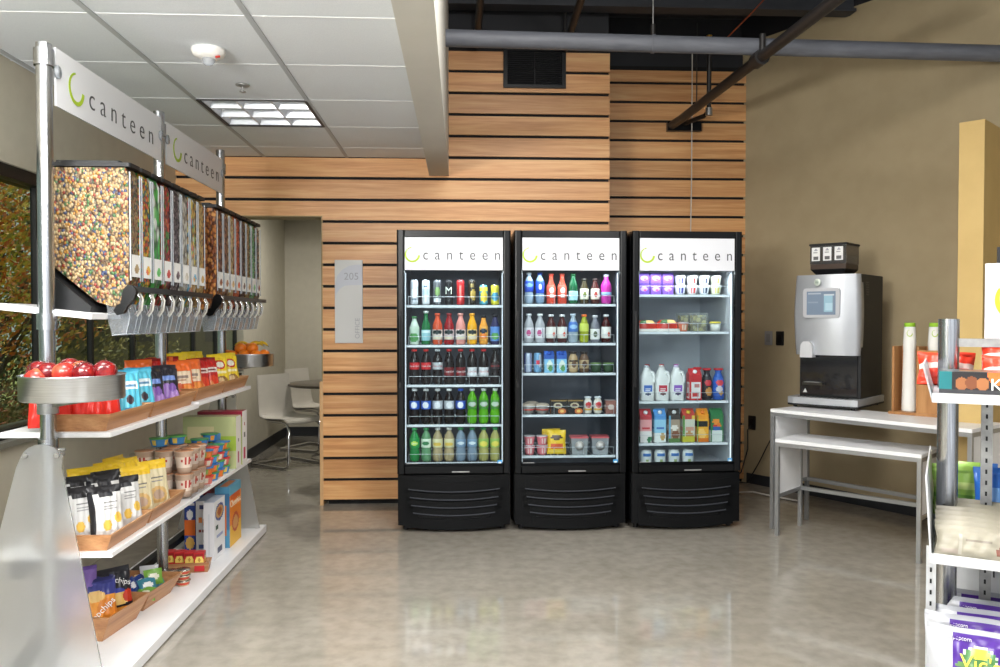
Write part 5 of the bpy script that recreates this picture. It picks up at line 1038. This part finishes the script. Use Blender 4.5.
for i, (a, b_) in enumerate(jc):
    j_ = jug(a, b_); nm = ['blue', 'red', 'violet'][i]
    put('milk_jug', j_, f'white milk jug with {nm} label in the milk cooler', 'milk jug', (-.235 + .103 * i, .15, SH3[2] + .001), 0, 'milk jugs', M=T3_)
    put('milk_jug', jug(a, ((206, 60, 60), (206, 60, 60), (190, 70, 160))[i]), f'white milk jug with coloured cap behind the {nm} labelled one', 'milk jug', (-.20 + .103 * i, .26, SH3[2] + .001), 0, 'milk jugs', M=T3_)
rc = gable(.085, .07, .215, pm((196, 40, 46), (.18, .95, .1, .72, (232, 226, 224)), ('e', .5, .22, .26, .09, (206, 60, 60)), (.4, .8, .5, .62, (190, 120, 120)), (0, .2, 0, 1, (200, 50, 54))), W_)
put('food_carton', rc, 'red and white gable top carton between the milk jugs and the creamers', 'carton', (.095, .15, SH3[2] + .001), 0, None, M=T3_)
cr = lambda c, sp: bottle(.215, .036, c, (206, 36, 44), (.1, .72, c, sp), 'creamer', neck=.022)
put('creamer_bottle', cr((40, 34, 40), [('e', 0, .72, 40, .14, (206, 50, 60)), ('e', 0, .72, 26, .09, (236, 230, 226)), ('e', 10, .28, 40, .2, (200, 140, 70))]), 'black creamer bottle with red cap', 'bottle', (.185, .15, SH3[2] + .001), 0, 'creamer bottles', M=T3_)
put('creamer_bottle', cr((40, 90, 180), [('e', 0, .72, 40, .14, (220, 60, 70)), ('e', 0, .72, 26, .09, (236, 230, 226)), ('e', -6, .4, 34, .16, (206, 200, 206)), ('e', 10, .2, 24, .1, (200, 150, 80))]), 'blue creamer bottle with red cap', 'bottle', (.265, .15, SH3[2] + .001), 0, 'creamer bottles', scale=(1.1, 1.1, 1), M=T3_)
put('creamer_bottle', cr((50, 44, 50), []), 'dark creamer bottle with red cap behind the black one', 'bottle', (.16, .27, SH3[2] + .001), 0, 'creamer bottles', M=T3_)
ca = [(gable(.078, .07, .225, pm((226, 160, 160), (0, 1, .86, 1, (190, 70, 76)), (0, 1, 0, .4, (232, 226, 222)), (.2, .8, .5, .56, (200, 60, 70)), ('e', .8, .12, .2, .12, (70, 130, 90))), W_), 'pink milk carton'),
      (gable(.078, .07, .225, pm((150, 200, 226), (0, 1, .86, 1, (90, 150, 210)), (0, 1, 0, .36, (230, 232, 230)), (.2, .8, .5, .56, (70, 110, 180)), ('e', .7, .2, .2, .14, (196, 160, 100))), W_), 'light blue milk carton'),
      (gable(.078, .07, .225, pm((170, 150, 130), (0, 1, .84, 1, (70, 64, 60)), (0, .18, 0, 1, (110, 170, 200)), ('e', .5, .55, .3, .1, (236, 226, 216)), ('e', .6, .28, .32, .16, (130, 80, 56)), (0, 1, 0, .12, (90, 130, 70))), W_), 'brown chocolate milk carton'),
      (gable(.082, .07, .225, pm((206, 206, 190), (0, 1, .84, 1, (190, 70, 60)), (0, .16, 0, 1, (90, 140, 70)), ('e', .6, .5, .34, .1, (206, 150, 130)), ('e', .55, .28, .34, .12, (190, 140, 90)), (0, 1, 0, .18, (200, 190, 60)), (.75, 1, .84, 1, (230, 200, 80))), (230, 190, 60)), 'pale carton with red and yellow top'),
      (gable(.078, .07, .225, pm((240, 170, 50), (0, 1, .86, 1, (236, 150, 40)), (.08, .92, .6, .82, (30, 30, 30)), (.2, .8, .70, .74, (220, 210, 180)), (.26, .74, .64, .67, (200, 190, 160)), ('e', .4, .3, .34, .2, (250, 200, 110)), (0, 1, 0, .12, (226, 120, 30)), (0, .06, 0, 1, (110, 160, 60))), (240, 130, 40)), 'orange juice carton with black label'),
      (gable(.086, .07, .225, pm((50, 120, 70), ('e', .4, .76, .3, .1, (236, 140, 50)), ('e', .65, .62, .2, .08, (230, 120, 40)), (.05, .95, .0, .42, (220, 226, 220)), (.15, .75, .4, .55, (40, 90, 170)), (.2, .5, .55, .64, (206, 60, 50))), None), 'green juice carton with orange picture')]
x = -.245
for i, (g_, lb) in enumerate(ca):
    put('food_carton', g_, lb + ' on the fourth shelf of the milk cooler', 'carton', (x, .15, SH3[1] + .001), 0, 'gable top cartons', M=T3_); x += .0985
sy = YC((222, 224, 222), (70, 110, 170))
sq = [('cup', B().lathe([(0, 0), (.034, 0), (.036, .012), (.037, .03), (.038, .05), (.037, .07), (.033, .085)], None, 24, paint=lambda a, z: (mat((60, 110, 180), .4) if abs(a) < 40 and .055 < z < .07 else (mat((150, 170, 110), .4) if abs(a) < 20 and .02 < z < .035 else mat((214, 218, 216), .4)))).mesh('cup')), ('lid', B().lathe([(.034, .084), (.036, .089), (0, .09)], mat((226, 228, 230), .3, .2), 20).mesh('lid'))]
for i in range(4): put('yogurt_cup', sq, f'squat white yogurt cup with blue print, {ORD[i]} on the cooler floor of the milk cooler', 'cup', (-.235 + .097 * i, .15, .4195), 0, 'squat yogurt cups', M=T3_)

# ------------------------------------------------------------------ nesting tables
M_leg = mat((168, 170, 172), .35, .7, name='grey_metal_frame')
def nest(name, label, P0, deg, L, Dp, H_, rail):
    """P0 front corner nearest the coolers; x runs along the front, +y to the wall"""
    t = thing(name, label, 'table', (P0[0], P0[1], 0), R(deg), 'white nesting tables')
    b = B(); b.box(0, L, 0, Dp, H_ - .022, H_, M_white); b.build('table_top', t, .002)
    q = .024; b = B(); b.box(0, L, 0, q, H_ - .046, H_ - .022, M_leg).box(0, L, Dp - q, Dp, H_ - .046, H_ - .022, M_leg).box(0, q, q, Dp - q, H_ - .046, H_ - .022, M_leg).box(L - q, L, q, Dp - q, H_ - .046, H_ - .022, M_leg); b.build('apron_frame', t)
    for x in (0, L - q):
        for y in (0, Dp - q): B().box(x, x + q, y, y + q, 0, H_ - .046, M_leg).build('leg', t, .001)
    B().box(.006, .018, q, Dp - q, rail, H_ - .046, M_white).build('side_panel', t); B().box(L - .018, L - .006, q, Dp - q, rail, H_ - .046, M_white).build('side_panel', t)
    for x in (0, L - q): B().box(x, x + q, q, Dp - q, rail - q, rail, M_leg).build('side_rail', t)
    B().box(q, L - q, Dp - q, Dp, rail - q, rail, M_leg).build('back_rail', t)
nest('nesting_table', 'taller white table carrying the coffee machine and the cup holder', (2.055, 5.215), -55.7, 1.25, .43, .80, .30)
nest('nesting_table', 'lower white table pulled out from under the taller one', (2.02, 5.045), -47, .87, .37, .625, .27)

# coffee machine ---------------------------------------------------------------
cmx = thing('coffee_machine', 'silver and black bean to cup coffee machine standing on the taller white table', 'coffee machine', (2.235, 5.365, .8), R(-45)); cmx.scale = (1, 1.08, 1.13)
M_sil = mat((186, 190, 196), .38, .35, name='silver_plastic'); M_sild = mat((176, 179, 184), .4, .3)
W0, D0 = .46, .50
b = B()
P = [(0, 0), (.04, -.012), (W0 / 2, -.018), (W0 - .04, -.012), (W0, 0), (W0, D0), (0, D0)]
b.prism(P, .022, .062, M_sild).prism([(x, y) for x, y in P], .012, .024, M_blackm)
for x in (.04, W0 - .04):
    for y in (.03, D0 - .04): b.tube([(x, y, 0), (x, y, .014)], .014, M_blackm, 10)
for i in range(12): b.box(.06 + i * .028, .07 + i * .028, .02, .09, .062, .064, M_blackm)
b.build('drip_tray', cmx, .003)
B().box(.045, W0 - .012, .085, D0 - .01, .062, .79, M_blackm).build('body', cmx, .004)
P = [(.03, .06), (.05, .035), (W0 / 2, .02), (W0 - .035, .035), (W0 - .015, .06), (W0 - .015, .115), (.03, .115)]
b = B(); n = 12; V = []; F = []
for j in range(n + 1):
    z = .315 + .475 * j / n; bu = .012 * math.sin(PI * j / n)
    for (x, y) in P: V.append((x + (bu if x > W0 / 2 else -bu) * .8, y - (bu if y < .1 else 0), z))
m_ = len(P)
for j in range(n):
    for k in range(m_): F.append((j * m_ + k, j * m_ + (k + 1) % m_, (j + 1) * m_ + (k + 1) % m_, (j + 1) * m_ + k))
b.add(V, F, M_sil, True); F = [tuple(range(m_))[::-1], tuple(range(n * m_, (n + 1) * m_))]
dr = b.add(V, F, M_sil).build('front_door', cmx)
B().rbox(.10, W0 - .12, .000, .03, .535, .71, .02, mat((196, 198, 204), .3, .3), axis='y').build('screen_bezel', dr, .003)
scr = B(); scr.grid(lambda u, v: (.125 + (W0 - .27) * u, -.0012, .553 + .138 * v), 20, 16, pm((120, 136, 156), (.62, .92, .1, .8, (150, 186, 204)), (.66, .88, .16, .5, (176, 206, 220)), (.58, .95, .8, .88, (196, 204, 212)), (.05, .5, .86, .92, (170, 180, 194)), (.05, .4, .5, .54, (140, 154, 172)), rough=.2), False)
scr.build('screen', dr)
b = B(); b.lathe([(.022, 0), (.022, .006), (.018, .007), (.0, .007)], mat((206, 214, 206), .3, .3), 20, M=frame((.195, .002, .745), (1, 0, 0), (0, 0, 1)))
b.box(.188, .190, -.008, -.004, .733, .757, mat((90, 130, 110), .4)).box(.200, .202, -.008, -.004, .733, .757, mat((90, 130, 110), .4)).box(.185, .205, -.008, -.004, .744, .7465, mat((90, 130, 110), .4)); b.build('round_emblem', dr)
b = B(); P = [(.085, .30), (.17, .30), (.165, .375), (.148, .395), (.107, .395), (.090, .375)]; b.prism(P, -.012, .04, mat((206, 208, 212), .3, .2), 'y'); b.build('spout_cover', dr, .006)
B().rbox(.06, W0 - .03, .07, .09, .075, .31, .006, mat((20, 22, 28), .2, coat=.6), axis='y').build('lower_panel', cmx, .002)
b = B(); b.box(.085, .22, .03, .075, .135, .150, mat((60, 58, 52), .35, .5)).box(.1, .20, .025, .07, .150, .153, M_steel); b.build('cup_shelf', cmx)
b = B(); b.add([(.075, .069, .085), (.105, .069, .085), (.09, .069, .112)], [(0, 1, 2)], mat((200, 200, 196), .5)); b.build('warning_sticker', cmx)
b = B()
for i in range(6): b.box(W0 - .0125, W0 - .0105, .16 + .0, .22, .67 + i * .014, .677 + i * .014, M_black)
b.build('side_vent', cmx)
hp = thing('bean_hopper', 'clear topped bean hopper with three white cards sitting on the coffee machine', 'hopper', (2.235, 5.365, .8 + .894), R(-45)); hp.scale = (1, 1.1, 1.13)
b = B(); V = []
for (z, e) in ((0, .03), (.035, .0)): V += [(.11 + e, .09 + e, z), (.345 - e, .09 + e, z), (.345 - e, .31 - e, z), (.11 + e, .31 - e, z)]
b.add(V, [(3, 2, 1, 0), (4, 5, 6, 7), (0, 1, 5, 4), (1, 2, 6, 5), (2, 3, 7, 6), (3, 0, 4, 7)], M_blackm).box(.11, .345, .09, .31, .035, .065, mat((60, 44, 34), .5)); b.build('base', hp)
B().box(.108, .347, .088, .312, .066, .175, clear_mat('smoky_plastic', (150, 140, 126), .2, .05, .06)).build('bin', hp)
B().box(.115, .34, .12, .305, .066, .115, candy('coffee_beans', [(70, 44, 28), (54, 34, 22), (90, 58, 36)], 90)).build('beans', hp)
B().box(.102, .353, .082, .318, .176, .188, M_blackm).build('lid', hp, .003)
for i in range(3): B().grid(lambda u, v: (.12 + .076 * i + .055 * u, .086, .085 + .08 * v), 10, 12, pm((226, 226, 226), (.2, .8, .1, .3, (90, 90, 90)), (.2, .7, .6, .66, (150, 150, 150)), ('e', .5, .8, .16, .08, (150, 150, 160))), False).build('card', hp)
# cup holder with two sleeves of paper cups
ch_ = thing('cup_holder', 'bamboo cup holder standing on the taller white table', 'cup holder', (2.80, 4.91, .8), R(-50)); ch_.scale = (1, 1, 1.42)
b = B(); b.box(-.07, .28, -.085, .085, 0, .012, M_ply); b.build('base', ch_, .002)
for x in (-.055, .09, .235): B().box(x, x + .014, -.07, .07, .012, .30, M_ply).build('divider', ch_, .002)
B().box(-.055, .25, .058, .07, .012, .30, M_ply).build('back_board', ch_)
B().box(.104, .235, -.07, -.06, .012, .285, M_ply).build('front_board', ch_)
cs = B(); cs.lathe([(.040, 0), (.0405, .004)] + [(.0405 - .0002 * k + .001 * (k % 2), .006 + .008 * k) for k in range(36)] + [(.036, .32), (.031, .395)], mat((232, 232, 228), .5), 28)
cs2 = B().lathe([(.0305, .395), (.0295, .412), (.027, .414), (.026, .409), (.0, .409)], mat((150, 200, 50), .5), 28)
arcm = logo_b(.016, FRONT(0, -.001, .365), d=.0006).mesh('logo'); cyl_wrap(arcm, .0355)
cup_s = [('cups', cs.mesh('cups')), ('cup_base_ring', cs2.mesh('ring')), ('logo', arcm)]
Tc = Matrix.Translation((2.80, 4.91, .8175)) @ Matrix.Rotation(R(-50), 4, 'Z')
for i, x in enumerate((.024, .17)):
    o = put('paper_cup_stack', cup_s, ['upside down stack of white paper cups with lime rim beside the coffee machine', 'upside down stack of white paper cups farther from the coffee machine'][i], 'cups', (x, 0, .001), R(20), 'paper cup stacks in the holder', M=Tc, scale=(1.05, 1.05, 1.34))

# ------------------------------------------------------------------ chairs and table beyond the opening
M_shell = noisy('white_shell_plastic', [(.3, (206, 200, 188)), (.7, (214, 208, 196))], (3, 3, 3), 2, rough=.4)
def shell_chair(label, x, y, deg):
    t = thing('cantilever_chair', label, 'chair', (x, y, 0), R(deg), 'chairs at the round table')
    # profile in y(forward -y): back at +y
    pr = [(.235, .86, .19), (.228, .78, .195), (.215, .66, .20), (.20, .54, .205), (.185, .485, .21), (.15, .452, .215), (.06, .44, .22), (-.08, .445, .22), (-.17, .45, .215), (-.215, .435, .21), (-.225, .415, .205)]
    def sh(s_, flip):
        def f(u, v):
            i = v * (len(pr) - 1); k = min(int(i), len(pr) - 2); f_ = i - k; y_ = pr[k][0] + f_ * (pr[k + 1][0] - pr[k][0]); z_ = pr[k][1] + f_ * (pr[k + 1][1] - pr[k][1]); w_2 = pr[k][2] + f_ * (pr[k + 1][2] - pr[k][2])
            cu_ = .012 * (2 * u - 1) ** 2
            return ((u - .5) * 2 * w_2, y_ - cu_ * (v < .45) + s_ * .006 * (v < .45), z_ + cu_ * (v >= .45) - s_ * .006 * (v >= .45))
        return f
    b = B(); b.grid(sh(-1, 0), 12, 30, M_shell); b.grid(sh(1, 0), 12, 30, M_shell, flip=True); b.build('seat_shell', t)
    for s_ in (-1, 1):
        B().tube([(s_ * .17, .10, .43), (s_ * .18, -.12, .43), (s_ * .185, -.20, .41), (s_ * .19, -.235, .36), (s_ * .20, -.235, .05), (s_ * .205, -.22, .02), (s_ * .21, -.19, .012), (s_ * .235, .25, .012)], .011, M_chrome, 10).build('leg', t)
    B().tube([(-.235, .25, .012), (.235, .25, .012)], .011, M_chrome, 10).tube([(-.17, .10, .43), (.17, .10, .43)], .009, M_chrome, 8).build('cross_tube', t)
shell_chair('cream shell chair on a chrome cantilever frame, nearer to the opening', -1.66, 7.78, 52)
shell_chair('white shell chair behind the nearer one, closer to the far wall', -1.60, 8.74, 62)
t = thing('round_table', 'round dark topped pedestal table partly hidden by the clad wall', 'table', (-1.28, 8.2, 0))
B().lathe([(0, .728), (.46, .728), (.47, .735), (.47, .75), (.462, .755), (0, .755)], mat((84, 76, 66), .3), 48).build('table_top', t)
B().lathe([(.03, .02), (.03, .728)], M_chrome, 20).build('pedestal', t); B().lathe([(.24, 0), (.24, .008), (.06, .02), (.03, .03)], M_chrome, 36).build('base', t)

# ------------------------------------------------------------------ display rack on the right, turned to face the room
TR = Matrix.Translation((1.2, 1.98, 0)) @ Matrix.Rotation(R(-32), 4, 'Z')
rr_ = thing('steel_display_rack', 'steel and white rack cut by the picture edge, with sign and snack shelves', 'display rack', (1.2, 1.98, 0), R(-32))
def r2(b, name, parent=None, bev=0): return link(name, b.mesh(name), parent or rr_, bev)
M_rw = mat((190, 192, 195), .4, name='rack_white'); M_slot = mat((28, 28, 30), .8)
r2(B().tube([(.036, .28, .0), (.036, .28, 1.393)], .027, M_alu, 24), 'pole')
r2(B().box(.05, 1.1, .27, .295, 1.315, 1.338, M_steel), 'top_bar')
b = B(); b.box(.118, .146, .30, .325, .0, 1.315, M_steel)
for k in range(40): b.box(.129, .134, .298, .3005, .06 + k * .031, .072 + k * .031, M_slot)
r2(b, 'slotted_upright')
b = B(); b.box(-.012, .012, .16, .18, .34, .768, M_rw)
for k in range(13): b.box(-.003, .002, .158, .1605, .36 + k * .031, .372 + k * .031, M_slot)
r2(b, 'white_slotted_strip')
b = B(); b.box(.0, 1.1, .50, .515, .18, .765, M_rw)
for j in range(6):
    for k in range(9): b.box(.03 + j * .10 + (k % 2) * .03, .034 + j * .10 + (k % 2) * .03, .498, .5005, .30 + k * .045, .325 + k * .045, M_slot)
r2(b, 'perforated_back_panel')
def shelf_tray(z, y0, y1, hl, out, m):
    o = r2(B().box(0, 1.1, y0, y1, z - .018, z, M_rw).box(0, 1.1, y0, y0 + .010, z, z + .006, M_rw), 'shelf')
    b = B(); b.add([(0, y0, z - .018), (.004, y0, z - .018), (-out + .004, y0 + .01, z + hl), (-out, y0 + .01, z + hl), (0, y1, z - .018), (.004, y1, z - .018), (-out + .004, y1, z + hl), (-out, y1, z + hl)], [(3, 2, 1, 0), (4, 5, 6, 7), (1, 2, 6, 5), (4, 7, 3, 0), (2, 3, 7, 6), (0, 1, 5, 4)], m)
    r2(b, 'end_lip', o)
shelf_tray(1.198, 0, .42, .078, .024, M_clearh); shelf_tray(.786, 0, .60, .20, .014, M_rw); shelf_tray(.352, -.06, .50, .05, .01, M_rw)
sg = r2(B().box(.122, 1.0, .27, .278, 1.339, 1.546, mat((196, 200, 208), .35)), 'sign_panel')
canteen(FRONT(.122 + .085, .2694, 1.445), .062, .125, .045, sg, r2, width=.6)
mc_ = thing('menu_card', 'white card edge with dark frame above the sign of the steel rack', 'card', TR @ Vector((.165, .40, 1.338)), R(-32))
B().box(-.01, .2, -.004, .004, 0, .262, M_blackm).build('frame', mc_); B().box(0, .19, -.006, -.004, .01, .255, mat((236, 232, 228), .5)).build('card', mc_)
KB = carton(.20, .12, .055, pm((40, 38, 40), (0, .14, 0, 1, (30, 110, 116)), ('e', .25, .45, .07, .3, (150, 96, 60)), ('e', .36, .5, .07, .3, (120, 70, 44)), ('e', .48, .45, .07, .3, (160, 104, 64)), ('e', .66, .9, .13, .5, (226, 110, 50)), ('e', .86, .95, .1, .4, (150, 180, 50)), (0, 1, 0, .16, (60, 60, 64))), pm((30, 110, 116)), pm((60, 70, 74), ('e', .5, .5, .3, .3, (130, 90, 60))), nu=70, nv=22, texts=(('KIND', .042, (236, 236, 236), .80, .42, .95),))
for i, x in enumerate((.115, .325, .535)):
    put('bar_box', KB, ['dark box of nut bars with teal end, next to the rack pole', 'dark box of nut bars second along the steel rack', 'dark box of nut bars farthest along the steel rack'][i], 'box', (x, .075, 1.2045), 0, 'nut bar boxes on the upper shelf', M=TR)
OB = bag_mesh(.15, .10, .05, pm((226, 62, 40), (0, 1, .45, .62, (240, 214, 206)), (.2, .8, .2, .34, (206, 48, 34)), rough=.35), seed=41)
for i, (x, z, y) in enumerate(((.03, 1.20, .36), (.19, 1.20, .20), (.19, 1.235, .26), (.36, 1.225, .22))):
    put('snack_bag', OB, ['orange red bag behind the pole on the upper shelf', 'orange red bag in front of the slotted upright', 'orange red bag raised in the second row by the upright', 'orange red bag farther along behind the nut bars'][i], 'snack bag', (x, y, z), 0, 'orange red bags on the upper shelf', rx=-.35, M=TR)
GR = bag_mesh(.185, .078, .03, pm((146, 141, 126), (.08, .32, .1, .2, (150, 140, 130)), ('e', .88, .25, .13, .2, (110, 64, 52)), (.3, .34, .06, .7, (164, 160, 148)), (.36, .7, .5, .56, (120, 112, 100)), (.4, .6, .4, .44, (120, 110, 100)), ('e', .93, .62, .06, .1, (150, 120, 100)), rough=.4), seed=42, nu=24, nv=14)
go_ = ['front', 'second', 'third', 'fourth', 'fifth', 'sixth', 'seventh']
for j in range(2):
    for i in range(7): put('granola_bag', GR, f'pale granola bag, {go_[i]} of the {["file beside the rack pole", "file farther along the shelf"][j]}', 'snack bag', (.10 + .20 * j, .02 + .046 * i, .788 + .003 * i), R(-2 + 2 * (i % 2)), 'pale granola bags on the middle rack shelf', rx=-.4, M=TR)
VC = bag_mesh(.20, .26, .07, pm((182, 184, 190), (.28, .93, 0, 1, (70, 34, 130)), (0, 1, .965, 1, (160, 162, 168)), ('e', .6, .76, .20, .10, (200, 206, 190)), ('e', .6, .76, .18, .085, (70, 120, 70)), ('e', .60, .80, .11, .05, (214, 200, 70)), ('e', .6, .68, .28, .035, (90, 130, 70)), rough=.3), seed=43, nu=34, nv=44, texts=(("Vic's", .048, (240, 226, 90), .6, .71, 1, 0), ('WHITE', .028, (226, 160, 50), .6, .54, 1, 0), ('popcorn', .015, (226, 226, 230), .40, .91, .8, 0)))
for i in range(5): put('popcorn_bag', VC, f'purple and silver popcorn bag, {["front", "second", "third", "fourth", "rear"][i]} of the file on the low rack shelf', 'snack bag', (.092 + .006 * i + (-.012 if i == 1 else 0), -.02 + .085 * i, .353 + (0, .005, .0, .002, 0)[i]), R(-3 + 2 * (i % 3)), 'purple popcorn bags in a file', rx=-.12, M=TR)
for i in range(3): put('popcorn_bag', VC, f'purple and silver popcorn bag, {["front", "second", "rear"][i]} of the neighbouring file by the picture edge', 'snack bag', (.33, .05 + .12 * i, .353), R(2), 'purple popcorn bags in the next file', rx=-.12, M=TR)
GN = bag_mesh(.16, .17, .05, pm((150, 190, 90), (0, 1, .6, .72, (190, 210, 130)), (0, 1, .42, .5, (110, 160, 70)), (0, 1, .2, .28, (200, 214, 150)), (.85, 1, 0, 1, (60, 110, 190)), (0, 1, 0, .12, (190, 192, 194)), rough=.3), seed=44)
for i, (x, y) in enumerate(((.075, .42), (.26, .42), (.09, .50))): put('snack_bag', GN, ['green striped bag between the pole and the upright', 'green bag with blue edge behind the slotted upright', 'green bag in the second row behind the granola bags'][i], 'snack bag', (x, y, .787), 0, 'green bags behind the granola', rx=-.1, M=TR)
BL = bag_mesh(.10, .18, .05, pm((50, 110, 200), ('e', .5, .5, .3, .2, (120, 170, 230)), rough=.3), seed=45)
put('snack_bag', BL, 'bright blue bag beside the green bags', 'snack bag', (.155, .36, .787), .2, None, rx=-.1, M=TR)
